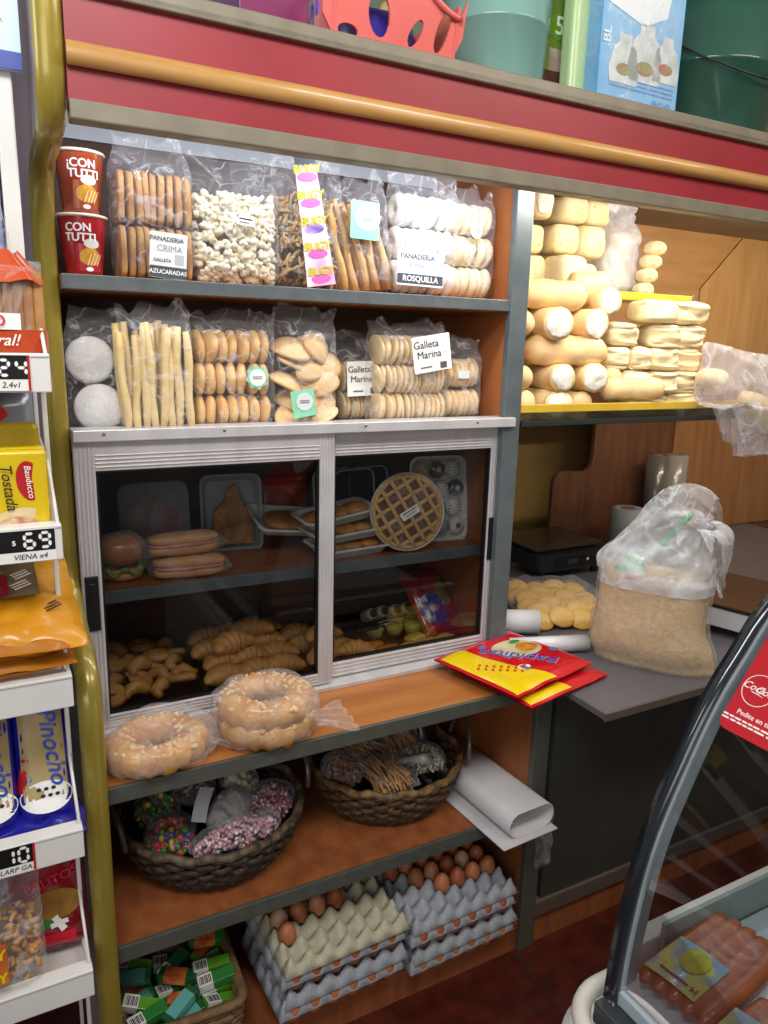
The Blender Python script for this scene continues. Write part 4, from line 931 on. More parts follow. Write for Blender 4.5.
t = biscuit_bag('biscuit_bag', 'clear bag of pale biscuits in two rows beside the right end of the second shelf', (1.138, 1.70, S2), .115, .215, .17, .08, 2, 6, .041, puff, cookp, 13)
one(prism(rrect(.034, .02, .001), .001), TR(-.02, -.052, .125) @ FRONT, False).build('label', M('grey white card', '#d5d8d8'), t)
U = 1.747
# ------------------------------------------------------------------ loose bread on the right
G_UP, G_LO = 'square rolls on the upper glass shelf', 'loaves on the lower glass shelf'
def roll(label, x, y, z, sx, sz, seed, sy=None, rz=0, cut=False, group=G_UP, mat=None, name='square_roll', cat='bread roll', p=.5):
    if z > U - .01: x, y, z, sx, sz, sy = x * 1.1, y * 1.1, 1.6 + (z - 1.6) * 1.1, sx * 1.1, sz * 1.1, (sy or sx) * 1.1
    t = E(name, label, cat, (x, y, z), (0, 0, rz), group)
    b = ell(sx / 2, (sy or sx) / 2, sz / 2, p, p, amp=.004, freq=30, seed=seed, nu=30, nv=18)
    o = one(b, TR(0, 0, sz / 2)).build('crust', mat or rollm, t)
    m = MB()
    for k in range(5 if not cut else 0): m.add(ell(.0032, .0015, .0032, nu=8, nv=6), TR((k % 3 - 1) * sx * .22, -(sy or sx) / 2 * .985 + .001, sz * (.32 + .3 * (k // 3) + .1 * (k % 2))))
    if not cut: m.build('prick_marks', M('prick mark', '#c9ab6c', rough=.8), t)
    if cut: one(ell(sx * .40, .008, sz * .40, .8, amp=.004, freq=60, seed=seed + 5), TR(0, -(sy or sx) / 2 * .93, sz / 2)).build('crumb', crumb, t)
    return t
U = 1.747   # upper shelf
roll('square pale roll at the bottom right of the upper stack, partly behind the largest roll', 1.582, 1.76, U, .085, .085, 3)
roll('square pale roll at the bottom left of the upper stack beside the divider', 1.352, 1.72, U, .088, .09, 4)
roll('square pale roll in the lower middle front of the upper stack, the largest one', 1.442, 1.665, U, .102, .09, 1, rz=.08)
roll('square pale roll in the second layer against the divider', 1.362, 1.745, U + .092, .085, .08, 5)
roll('square roll with prick marks in the middle of the second layer', 1.466, 1.725, U + .096, .092, .082, 2, rz=-.1)
roll('square roll with prick marks at the right of the second layer', 1.572, 1.735, U + .092, .092, .092, 6, rz=-.05)
roll('torn roll showing white crumb at the top left of the upper stack', 1.345, 1.68, U + .176, .07, .095, 7, cut=True)
roll('square pale roll in the middle of the top layer', 1.498, 1.745, U + .182, .105, .072, 8)
roll('square pale roll at the right of the top layer', 1.605, 1.765, U + .186, .095, .07, 9)
roll('square pale roll behind the second layer', 1.52, 1.86, U + .0, .09, .09, 10); roll('square pale roll behind the middle of the upper stack', 1.50, 1.85, U + .09, .09, .09, 11)
t = E('bread_bag', 'hazy plastic bag of white rolls standing at the right of the upper stack', 'bread bag', (1.92, 1.985, 1.7605))
for k, (x, z) in enumerate(((-.02, .04), (.03, .045), (.0, .11), (.02, .17))): one(ell(.05, .045, .045, .8, amp=.004, freq=20, seed=k), TR(x, 0, z)).build('roll', M('pale roll', '#eee0cc', rough=.6), t)
one(bag(.18, .31, .14, .2, 14, 1.0, .006)).build('hazy_bag', milky2, t)
for k, (x, z) in enumerate(((1.792, .0), (1.802, .040), (1.814, .080), (1.826, .120))):
    t = roll('small round roll in the leaning column beside the hazy bag, ' + ('lowest', 'second from the bottom', 'third from the bottom', 'topmost')[k], x, 1.71, U + z, .062 - .0 * k, .043, 40 + k, group='small rolls in a leaning column', p=.85, mat=rollm, name='round_roll')
# loaves lying with their ends towards the shop
def loaf(label, x, y, z, r, L, rz, seed, cut=True, mat=None, rr=None, name='loaf', bumps=0, group=G_LO, flat=1.0, pitch=0):
    """Front end at x,y,z (axis height); the loaf runs back from there."""
    t = E(name, label, 'bread loaf', (x, y, z), (pitch, 0, rz), group); n = 26; pts = []; ra = []
    for k in range(n + 1):
        u = k / n; y_ = u * L; e = 1 - max(0, (u - .8) / .2) ** 2.2 * .75
        if not cut: e *= 1 - max(0, (.16 - u) / .16) ** 2 * .6
        e *= 1 + .03 * noise.noise(V((u * 6, seed, 0))) + (.09 * abs(math.sin(PI * bumps * u)) - .05 if bumps else 0)
        pts.append((.004 * noise.noise(V((u * 3, seed, 4))), y_, .003 * noise.noise(V((u * 3, seed, 9))))); ra.append(r * max(.1, e))
    vf = tube(pts, ra, 26); vs = [V((v.x, v.y, v.z * flat)) for v in vf[0]]
    vs = [v + V((v.x, 0, v.z)).normalized() * .0025 * noise.noise(v * 25 + V((seed, 0, 0))) for v in vs]
    one((vs, vf[1])).build('crust', mat or bread, t)
    if cut:
        e_ = ell(r * .88, .007, r * .88 * flat, 1, amp=.007, freq=55, seed=seed, nu=26, nv=14); one(e_, TR(0, -.001, 0)).build('crumb', crumb, t)
    return t
L0 = 1.443
loaf('loaf piece with torn white end at the front of the bottom layer', 1.425, 1.622, L0 - .006, .041, .13, -.1, 1, flat=.98)
loaf('loaf piece beside the divider in the bottom layer', 1.325, 1.625, L0 - .006, .041, .13, .1, 2, False, flat=.98)
loaf('golden loaf piece between the torn loaf and the bumpy roll in the bottom layer', 1.525, 1.625, L0 - .010, .037, .12, 0, 3, False, bread_g, flat=.98)
loaf('whole loaf end beside the divider in the second layer', 1.312, 1.625, L0 + .066, .034, .2, .1, 4, False, bread_g)
loaf('cut golden loaf in the second layer, left of the pair of cut ends', 1.425, 1.615, L0 + .068, .0375, .2, -.15, 5, True, bread_g)
loaf('cut golden loaf in the second layer, right of the pair of cut ends', 1.545, 1.615, L0 + .068, .041, .2, -.20, 6, True, bread)
loaf('rounded loaf end in the second layer beside the cracked square loaves', 1.655, 1.64, L0 + .070, .030, .16, -.1, 7, False, bread_g)
loaf('long bumpy loaf lying across the third layer', 1.605, 1.655, L0 + .142, .043, .27, 1.45, 8, False, bread_g, bumps=2.5)
loaf('whole loaf end beside the divider in the fourth layer', 1.315, 1.63, L0 + .210, .035, .19, .2, 9, False, bread)
loaf('cut loaf with large white end in the fourth layer', 1.400, 1.62, L0 + .213, .044, .20, -.15, 10, True, bread)
loaf('cut golden loaf in the fourth layer turned to the right', 1.545, 1.63, L0 + .215, .043, .20, .02, 11, True, bread_g)
loaf('long pale loaf lying across the top layer beside the divider', 1.545, 1.69, L0 + .292, .040, .24, 1.47, 12, False, bread, bumps=2.5)
loaf('rounded pale loaf at the top of the pile', 1.625, 1.69, L0 + .318, .045, .12, 1.2, 13, False, bread)
loaf('torn pale loaf below the top one, showing white crumb', 1.600, 1.645, L0 + .280, .040, .13, -.1, 14, True, bread)
t = loaf('slim bumpy roll lying along the front edge of the lower glass shelf', 1.790, 1.612, L0 + .036, .032, .20, 1.40, 15, True, bread_g, bumps=4)
# square loaves with cracked fronts
def cracked(label, x, y, z, w, h, seed, d=.125):
    t = E('cracked_loaf', label, 'bread loaf', (x, y, z), (0, 0, -.34 + rnd.uniform(-.06, .06)), 'cracked square loaves on the lower glass shelf')
    vf = ell(w / 2, d / 2, h / 2, .42, .5, nu=44, nv=26); vs = []
    for v in vf[0]:
        k = noise.noise(V((v.x * 10 + seed * 5, v.y * 12, v.z * 62))); q = max(0, -v.y / (d / 2)) 
        c = max(0, .32 - abs(k)) / .32
        vs.append(V((v.x, v.y + (.022 * c * q), v.z + .002 * noise.noise(v * 30))) + v.normalized() * .005 * noise.noise(v * 18 + V((seed, 0, 0))))
    one((vs, vf[1]), TR(0, d / 2, h / 2)).build('crust', sandm, t); return t
ROW = ('bottom', 'second', 'third', 'fourth', 'top')
for lv, xs in ((0, (1.725, 1.825, 1.93)), (1, (1.725, 1.825, 1.93)), (2, (1.658, 1.738, 1.822, 1.93)), (3, (1.675, 1.815, 1.93)), (4, (1.785, 1.925))):
    for i, x in enumerate(xs):
        w = (.108 if x > 1.9 else .098) if lv < 4 else .125
        if lv == 2 and i < 2: w = .075
        cracked('cracked square loaf in the %s layer, %s from the right end of the stack' % (ROW[lv], ('first', 'second', 'third', 'fourth')[len(xs) - 1 - i]), x, 1.612 + (.03 if x < 1.7 else .012 * ((lv + i) % 2)), 1.395 + lv * .0685, w, .0685, lv * 7 + i)
# hanging bag of bread
t = E('bread_bag', 'clear plastic bag with a long loaf overhanging the right end of the lower glass shelf', 'bread bag', (2.09, 1.585, 1.43))
o = one(tube([(.16 - .2 * (1 - k / 12), -.075 + .02 * k / 12, .03 - .005 * k - .02 * (k / 12) ** 2 * 3) for k in range(13)], [.03 * max(.3, math.sin(PI * (k + .8) / 14)) + .012 for k in range(13)], 16)).build('loaf', bread, t)
one(ell(.055, .04, .028, .9, amp=.003, freq=20), TR(-.10, -.0, .085)).build('roll', bread, t)
def hb_(u, v):
    a = 2 * PI * u; w_ = .19; s_ = 1 - v
    x = -.02 + w_ * sgnp(math.cos(a), .7) * (.9 + .08 * math.sin(v * 7)); z = .19 - .34 * v + (.05 * (x + .2) / .4) * (0 if v > .5 else -1)
    if x < -.07: z = max(z, .005 + .02 * noise.noise(V((v * 5, u * 5, 0))))
    y = -.045 + (.07 * math.sin(PI * min(1, max(0, v * .9 + .05)))) * sgnp(math.sin(a), .8) - (.03 if z < .0 else 0)
    q = V((x * 16, y * 16, z * 14)); k = .013 * (abs(noise.noise(q)) * 2 - .5)
    return (x + .012 * noise.noise(q * 1.4), y + (k if math.sin(a) < 0 else -k), z + .01 * noise.noise(q * .7 + V((9, 0, 0))))
one(grid(hb_, 54, 34, True)).build('clear_bag', film('loaf film', base=.22, streak=.46, col='#eceaf2', sc=7, width=.05), t)
# ------------------------------------------------------------------ behind the sliding doors, middle shelf
foam = M('white foam tray', '#dfdddb', '#cfccc8', .6, ns=12)
t = E('wrapped_bun', 'glossy brown bun sandwich in a clear bag at the left end behind the glass', 'sandwich', (.262, 1.755, S3))
one(ell(.052, .048, .034, .85, .8, amp=.003, freq=20, seed=2), TR(0, 0, .066)).build('bun_top', M('bun brown', '#b06a2c', '#9a5522', .3, ns=8, coat=.4), t)
one(lathe([(0, 0), (.045, .002), (.050, .012), (.046, .022), (0, .022)], 30)).build('bun_base', M('bun pale', '#d2a468', '#c08f50', .6, ns=10), t)
one(grid(lambda u, v: ((.046 + .010 * v + .004 * math.sin(u * 60)) * math.cos(2 * PI * u), (.046 + .010 * v) * math.sin(2 * PI * u), .028 + .007 * math.sin(u * 44) - .006 * v), 60, 3, True)).build('lettuce', M('lettuce', '#7f9a45', '#5f7d32', .5, ns=30), t)
one(ell(.060, .056, .053, .8, amp=.006, freq=30, seed=6), TR(0, 0, .0535)).build('clear_bag', clear_d, t)
for i, (x, y, z, rz, lab) in enumerate(((.405, 1.70, .0, -.10, 'long ham sandwich in clear film lying on the shelf, lower one of the pair'), (.398, 1.715, .052, .04, 'long ham sandwich in clear film lying on top of the lower one'))):
    t = E('wrapped_sandwich', lab, 'sandwich', (x, y, S3 + z), (0, 0, rz), 'long wrapped sandwiches')
    for s_ in (0, 1): one(ell(.082, .030, .013, .7, amp=.004, freq=24, seed=i * 2 + s_), TR(0, 0, .014 + s_ * .024)).build('bread', M('sandwich bread', '#d39a63', '#bd7f45', .5, ns=10), t)
    one(ell(.080, .031, .006, .7, amp=.005, freq=40, seed=7 + i), TR(0, 0, .026)).build('ham', M('ham pink', '#d58a86', '#b9665e', .4, ns=20, coat=.3), t)
    one(pillow(.19, .075, .052, 40 + i, .004)).build('clear_film', clear_d, t)
def open_tray(w, h, d, r, th=.003, flare=.012):
    """Shallow tray, mouth facing -y, standing on its edge with base at z=0."""
    m = MB(); n = len(rrect(w, h, r)); ls = []
    for (ww, hh, rr, y) in ((w - flare * 2, h - flare * 2, r * .7, d), (w, h, r, 0), (w + .012, h + .012, r * 1.1, 0), (w + .012, h + .012, r * 1.1, .003), (w + .002, h + .002, r, .004), (w - flare * 2 + .004, h - flare * 2 + .004, r * .7, d + th)):
        ls.append([V((x, y, z + h / 2)) for x, z in rrect(ww, hh, rr)])
    vs = [v for l in ls for v in l]; fs = [list(range(n))]
    for j in range(len(ls) - 1):
        for i in range(n): fs.append([j * n + i, j * n + (i + 1) % n, (j + 1) * n + (i + 1) % n, (j + 1) * n + i])
    fs.append([(len(ls) - 1) * n + i for i in range(n)][::-1]); m.add((vs, fs), None, 0, False); return m
tubm = film('clear tub', base=.16, streak=.2, col='#d8dade', rough=.2, sc=3)
t = E('clear_tub', 'clear lidded tub of filled pastry leaning at the back behind the wrapped sandwiches', 'tub', (.372, 1.885, S3), (-.16, 0, .05))
open_tray(.165, .185, .035, .025).build('tub', tubm, t); one(ell(.062, .014, .07, .8, amp=.012, freq=30, seed=3), TR(-.005, .018, .088)).build('pastry', M('dark pastry', '#8a4d2a', '#b07840', .4, ns=18), t); one(ell(.045, .010, .06, .8, amp=.010, freq=30, seed=8), TR(.030, .006, .085)).build('ham_slices', M('ham lilac', '#b98a93', '#a8707a', .4, ns=14), t)
one(prism(rrect(.17, .19, .025), .001), TR(0, -.003, .0925) @ FRONT, False).build('lid', tubm, t)
t = E('clear_tub', 'clear tub holding a dark baked pastry, leaning right of the filled pastry tub', 'tub', (.565, 1.875, S3), (-.14, 0, -.12))
open_tray(.150, .195, .035, .022).build('tub', film('frosty tub', base=.42, streak=.5, col='#d5d7da', rough=.3, sc=3), t)
one(prism([(-.055, -.085), (.052, -.085), (.055, -.03), (.03, .02), (.012, .075), (-.008, .06), (-.02, .03), (-.045, .005)], .02), TR(0, .022, .10) @ FRONT, False).build('pastry', M('roast pastry', '#8a4a20', '#c98f4c', .45, ns=22, bump=.6, bs=60, c3='#5e2e14', ramp=(.35, .6)), t)
t = E('snack_packet', 'orange red packet at the back of the shelf between the tub and the foam trays', 'packet', (.735, 1.955, S3)); Pouch(t, .15, .17, .04, M('red film', '#a03a28', '#7f2a20', .35, ns=9), 50, amp=.005)
for i, (z, y, x, tl, lab) in enumerate(((.0, 1.74, .835, .0, 'white foam tray of baked empanadas, lowest of three'), (.038, 1.76, .83, -.05, 'white foam tray of baked empanadas, middle of three'), (.078, 1.785, .82, -.12, 'white foam tray of baked empanadas, topmost of three'))):
    t = E('foam_tray', lab, 'food tray', (x, y, S3 + z), (.05, tl * 1.2, .10 - .05 * i), 'foam trays of empanadas'); n_ = 0
    ls = [[V((a, b, c)) for a, b in rrect(w_, d_, r_)] for w_, d_, r_, c in ((.165, .09, .012, .002), (.20, .125, .02, .026), (.212, .137, .022, .026), (.212, .137, .022, .029), (.20, .125, .02, .030), (.165, .09, .012, .006))]
    k = len(ls[0]); fs = [list(range(k))[::-1]] + [[j * k + q, j * k + (q + 1) % k, (j + 1) * k + (q + 1) % k, (j + 1) * k + q] for j in range(5) for q in range(k)] + [[5 * k + q for q in range(k)]]
    one(([v for l in ls for v in l], fs), None, False).build('tray', foam, t)
    for q in range(3): one(ell(.034, .038, .014, .9, amp=.006, freq=40, seed=q + i * 3), TR(-.06 + q * .06, 0, .021, 0, 0, .4)).build('empanada', M('baked empanada', '#a8622a', '#c98d4a', .5, ns=20, bump=.3, bs=60), t)
# second group of foam trays on the left side of the stile
t = E('foam_tray', 'white foam tray of pastry tilted up beside the middle door stile', 'food tray', (.705, 1.86, S3 + .052), (.35, .15, .1)); 
one(([v for l in ls for v in l], fs), None, False).build('tray', foam, t); one(ell(.07, .045, .016, .8, amp=.01, freq=30, seed=5), TR(0, 0, .02)).build('pastry', M('baked empanada', '#a8622a'), t)
blk = M('black tray', '#17161a', '#1e1d22', .3, ns=5)
for i, (x, y, rz) in enumerate(((.875, 1.90, .12), (.925, 1.87, .12), (.985, 1.90, .1))):
    t = E('black_tray', 'black food tray with clear rim standing at the back, ' + ('leftmost', 'middle one', 'rightmost')[i] + ' of three', 'food tray', (x, y, S3), (-.10, 0, rz), 'black trays standing at the back')
    open_tray(.125, .19, .02, .022).build('tray', blk, t); one(tube([(a, -.001, c + .095) for a, c in rrect(.133, .198, .024)], .003, 6, True)).build('rim', M('clear rim', '#b9bcc0', rough=.2), t)
# tart
t = E('lattice_tart', 'round lattice tart with a small white sticker standing behind the right glass door', 'tart', (.990, 1.70, S3 + .106), (PI / 2 - .16, 0, -.18))
rt_ = .105
one(lathe([(0, -.012), (rt_ * .92, -.012), (rt_, .004), (rt_ * 1.015, .012), (rt_ * .985, .014), (rt_ * .96, .006), (0, .002)], 60)).build('foil_dish', M('foil dish', '#c9c6c2', '#b8b5b0', .35, ns=20, metal=.3), t)
one(lathe([(0, .008), (rt_ * .86, .008), (rt_ * .9, .010)], 50)).build('filling', M('quince filling', '#7a4220', '#6a3518', .3, ns=14, coat=.4), t)
one(lathe([(rt_ * .84, .008), (rt_ * .87, .016), (rt_ * .93, .017), (rt_ * .97, .010)], 60)).build('crust_rim', M('tart crust', '#d6a964', '#c4924c', .5, ns=14), t)
for d_ in (0, 1):
    for k in range(5):
        q = (k - 2) * .034; L_ = math.sqrt(max(.001, (rt_ * .9) ** 2 - q * q)); pts = [(-L_ + 2 * L_ * j / 12, q, .0135 + .0015 * d_ + .0015 * math.cos(j * 2.1 + k)) for j in range(13)]
        one(tube(pts, .0058, 8, flat=.6), TR(0, 0, 0, 0, 0, .62 + d_ * PI / 2 - .1)).build('lattice_strip', M('tart crust', '#d6a964'), t)
lb = one(prism(rrect(.055, .022, .002), .001), TR(.002, -.002, .0235, 0, 0, .5), False).build('label', whitep, t); bars(MB(), TR(.001, .003, .0247, 0, 0, .5), .044, .007, 1, 1).build('lettering', ink, lb); bars(MB(), TR(.004, -.005, .0247, 0, 0, .5), .034, .006, 2, 2).build('lettering', grey_ink, lb)
one(lathe([(0, .0215), (rt_ * .85, .021), (rt_ * 1.0, .015)], 50)).build('clear_film', clear_d, t)
# tray of bonbons
t = E('bonbon_tray', 'white foam tray of chocolate and white filled biscuits under film, standing beside the divider', 'food tray', (1.130, 1.745, S3), (-.14, 0, -.10))
open_tray(.165, .235, .022, .026).build('tray', foam, t)
cols = {'c': M('chocolate', '#2c1712', '#3a2019', .25, ns=14, coat=.5), 'w': M('white icing', '#e3ddd2', '#d5cdbf', .4, ns=16), 'b': M('maroon icing', '#4a1f22', '#5d2a2a', .3, ns=14, coat=.4), 'y': M('cream icing', '#c9ae7a', '#b3935c', .4, ns=14), 'l': M('lilac foil', '#b3aabf', '#8f88a0', .25, ns=30, metal=.3)}
for j, row in enumerate(('ybw', 'ywc', 'cbw', 'blw')):
    for i, ch in enumerate(row):
        x, z = (i - 1) * .049 + (.006 if j % 2 else -.004), .202 - j * .054
        o = one(lathe([(0, -.013), (.019, -.013), (.0245, -.006), (.0245, .005), (.018, .012), (0, .014)], 24), TR(x, .004, z) @ FRONT).build('filled_biscuit', cols[ch], t)
        m = MB()
        if (i + j) % 2 == 0:
            for q in range(4): m.add(tube([(-.02, -.012 + q * .008, .0125 - abs(q - 1.5) * .001), (.02, -.009 + q * .008, .0125 - abs(q - 1.5) * .001)], .0013, 5), TR(x, .004, z) @ FRONT)
        else: m.add(ell(.008, .008, .005, nu=12, nv=8), TR(x, .004, z) @ FRONT @ TR(0, 0, .014))
        m.build('icing_lines', cols['w' if ch in 'cb' else 'c'], o)
one(grid(lambda u, v: ((u - .5) * .175, -.013 - .006 * math.sin(PI * u) + .003 * noise.noise(V((u * 9, v * 9, 0))), v * .245 - .004), 20, 20)).build('clear_film', clear_s, t)

# ------------------------------------------------------------------ behind the sliding doors, bottom
trm = M('dark baking tray', '#3b3430', '#2f2926', .35, ns=10, metal=.5)
def btray(label, x0, x1, y0, y1):
    t = E('baking_tray', label, 'baking tray', ((x0 + x1) / 2, (y0 + y1) / 2, .7535), (0, 0, 0)); w_, d_ = x1 - x0, y1 - y0
    B(-w_ / 2, w_ / 2, -d_ / 2, d_ / 2, 0, .004, .001).build('sheet', trm, t); one(tube([(a, b, .007) for a, b in rrect(w_, d_, .02)], .004, 6, True)).build('rolled_rim', trm, t)
btray('dark baking tray under the pastries at the left end behind the glass', .175, .425, 1.65, 1.98)
btray('dark baking tray under the croissants left of the middle stile', .44, .68, 1.65, 1.98)
btray('dark baking tray under the pastries right of the middle stile', .70, 1.20, 1.65, 1.98)
def croissant_vf(L, r, bend, ridges=6, seed=0):
    pts = []; rr = []; n = 36
    for k in range(n + 1):
        u = k / n - .5; a = u * bend; R0 = L / max(.2, bend)
        pts.append((R0 * math.sin(a), -R0 * (1 - math.cos(a)), 0)); e = (1 - (2 * abs(u)) ** 1.7) ** .75 if abs(u) < .5 else 0
        rr.append(max(.003, r * e * (1 + .17 * abs(math.sin(ridges * PI * (u + .5))) - .06)))
    vf = tube(pts, rr, 14); return ([V((v.x, v.y, v.z * .85 + r * .72)) for v in vf[0]], vf[1])
cr = one(croissant_vf(.13, .031, 2.0)).build('croissant', pastry_p)
Tz = .7605
def put(o, first, x, y, z, rz, label, cat, group, sc=1.0, rx=0):
    q = o if first else o.copy()
    if not first: COL.objects.link(q)
    q.location = (x, y, z); q.rotation_euler = (rx, 0, rz); q.scale = (sc,) * 3; tag(q, label, cat, group); return q
NTH = ('first', 'second', 'third', 'fourth', 'fifth', 'sixth')
f = True
for j in range(4):
    for i in range(3):
        put(cr, f, .482 + i * .075 + (.012 if j % 2 else 0), 1.69 + j * .072, Tz + .006 * j, .2 * math.sin(i * 2 + j) + PI * 0, 'croissant left of the door stile, %s row from the glass, %s from left' % (NTH[j], NTH[i]), 'croissant', 'croissants left of the middle stile', 1.0); f = False
for i, (x, y, rz) in enumerate(((.52, 1.765, .3), (.60, 1.84, -.2))): put(cr, False, x, y, Tz + .05, rz, 'croissant lying on top of the others, ' + ('nearer the glass', 'farther back')[i], 'croissant', 'croissants left of the middle stile', 1.05)
for i, (x, y, rz, z) in enumerate(((.745, 1.70, .3, 0), (.735, 1.79, -.3, 0), (.80, 1.745, .5, 0), (.765, 1.75, .1, .04), (.845, 1.70, -.4, 0), (.74, 1.88, .1, 0))): put(cr, False, x, y, Tz + z, rz, 'croissant right of the middle stile, %s from the left end of its tray' % NTH[i], 'croissant', 'croissants right of the middle stile', .95)
def spiral_vf(r0, th, turns=2.3):
    pts = []; n = 60
    for k in range(n + 1):
        u = k / n; a = 2 * PI * turns * u; q = .006 + (r0 - .006) * u; pts.append((q * math.cos(a), q * math.sin(a), .012 + .004 * (1 - u)))
    return tube(pts, [th * (1 - .3 * abs(2 * k / n - 1) ** 4) for k in range(n + 1)], 9)
sw = one(spiral_vf(.030, .0095)).build('spiral_pastry', pastry_p); knot = one(MB().add(tube([(-.035, 0, .014), (-.015, .014, .018), (.0, -.004, .03), (.018, -.014, .018), (.036, .004, .014)], [.008, .015, .017, .015, .008], 12)).v and tube([(-.035, 0, .014), (-.015, .014, .018), (.0, -.004, .03), (.018, -.014, .018), (.036, .004, .014)], [.008, .015, .017, .015, .008], 12)).build('twisted_pastry', pastry)
f1 = f2 = True
for j in range(5):
    for i in range(4):
        x = .212 + i * .056 + (.014 if j % 2 else 0); y = 1.685 + j * .058; z = Tz + .004 + .006 * ((i + j) % 2)
        if (i * 2 + j) % 3 == 0: put(sw, f1, x, y, z + .012, i, 'pale spiral pastry at the left end, %s row from glass, %s from left' % (NTH[j], NTH[i]), 'pastry', 'small pastries at the left end', 1.0, .5); f1 = False
        else: put(knot, f2, x, y, z, j * 1.3 + i * .7, 'golden twisted pastry at the left end, %s row from glass, %s from left' % (NTH[j], NTH[i]), 'pastry', 'small pastries at the left end', .95); f2 = False
for k, (x, y) in enumerate(((.235, 1.80), (.29, 1.76), (.345, 1.82), (.25, 1.88), (.32, 1.90))): put(knot if k % 2 else sw, False, x, y, Tz + .034, k * 1.1, 'pastry lying on top of the left end heap, %s from the left' % NTH[k], 'pastry', 'small pastries at the left end', 1.0)
hn = None
for k in range(6):
    x = .965 + k * .040; y = 1.885 + .006 * (k % 2); rot = (PI / 2 - .5, 0, 0)
    lab = 'white cream horn with a dark open end at the back, %s from the left' % NTH[k]
    if hn is None:
        hn = E('cream_horn', lab, 'pastry', (x, y, Tz + .03), rot, 'cream horns at the back')
        one(lathe([(.012, 0), (.0165, .002), (.019, .012), (.018, .022), (.0195, .034), (.017, .044), (.018, .055), (.012, .064)], 22)).build('shell', M('sugared shell', '#d9cdb8', '#c9b898', .6, ns=24), hn); one(ell(.013, .013, .004), TR(0, 0, .060)).build('filling', M('dark cream', '#4a2d20', rough=.4), hn)
    else: dup(hn, (x, y, Tz + .03), rot, lab)
om_ = M('orange pastry', '#d07a2a', '#b9621f', .35, ns=14, coat=.4); yl_ = M('yellow pastry', '#d6b04a', '#c49a35', .4, ns=14, coat=.3); gr_ = M('yellow green jelly', '#b7ad3f', '#cfc26a', .2, ns=10, coat=.6)
so = one(ell(.036, .018, .013, .6, amp=.003, freq=40, seed=1), TR(0, 0, .013)).build('orange_pastry', om_); 
for k, (x, y, rz) in enumerate(((.875, 1.665, .3), (.935, 1.672, .2), (.905, 1.71, .35))): put(so, k == 0, x, y, Tz, rz, 'small orange pastry near the glass, ' + ('left front', 'right front', 'behind the other two')[k], 'pastry', 'small orange pastries')
sy = one(ell(.034, .02, .012, .55, amp=.004, freq=40, seed=2), TR(0, 0, .012)).build('yellow_pastry', yl_)
for k, (x, y, rz) in enumerate(((1.0, 1.668, .2), (1.06, 1.67, .1), (1.115, 1.675, .3), (1.04, 1.715, .2))): put(sy, k == 0, x, y, Tz, rz, 'small yellow pastry near the glass, ' + ('first from the left', 'second from the left', 'third from the left', 'behind the others')[k], 'pastry', 'small yellow pastries')
sj = one(lathe([(0, 0), (.022, 0), (.027, .026), (.022, .030), (0, .034)], 22)).build('jelly_cup', gr_)
for k, (x, y) in enumerate(((1.02, 1.80), (1.08, 1.795), (1.05, 1.85), (.955, 1.80))): put(sj, k == 0, x, y, Tz, 0, 'yellow green cream cake in front of the cream horns, ' + ('second from the left', 'rightmost', 'one behind the others', 'leftmost')[k], 'cake', 'yellow green cream cakes')
t = E('tongs', 'metal serving tongs with a black grip lying on the pastries right of the stile', 'tongs', (.905, 1.745, Tz + .052), (0, 0, .12))
B(-.045, .03, -.018, .018, 0, .016, .005).build('grip', black, t)
stl = M('steel', '#b5b5b3', rough=.25, metal=.9)
for s_ in (-1, 1): one(tube([(.03, s_ * .006, .008), (.10, s_ * .014, .010), (.19, s_ * .008, .004)], [.004, .003, .005], 8, flat=.4)).build('arm', stl, t)
t = E('candy_packet', 'red and blue shiny packet lying at the right end behind the glass', 'packet', (1.155, 1.735, .757), (.5, 0, .25)); p = Pouch(t, .15, .21, .04, M('shiny red film', '#a51f2a', '#8a1822', .2, ns=7, coat=.6), 60, amp=.008); p.oval(.05, .05, M('shiny blue', '#2c3a8f', '#c9c4d8', .2, ns=24, ramp=(.5, .62), coat=.6), -.02, .08); p.oval(.025, .04, M('olive print', '#8a7a4a', '#6a5a36', .4, ns=20), .035, .12)
t.location = (1.155, 1.72, .765); t.rotation_euler = (-.75, 0, .2)

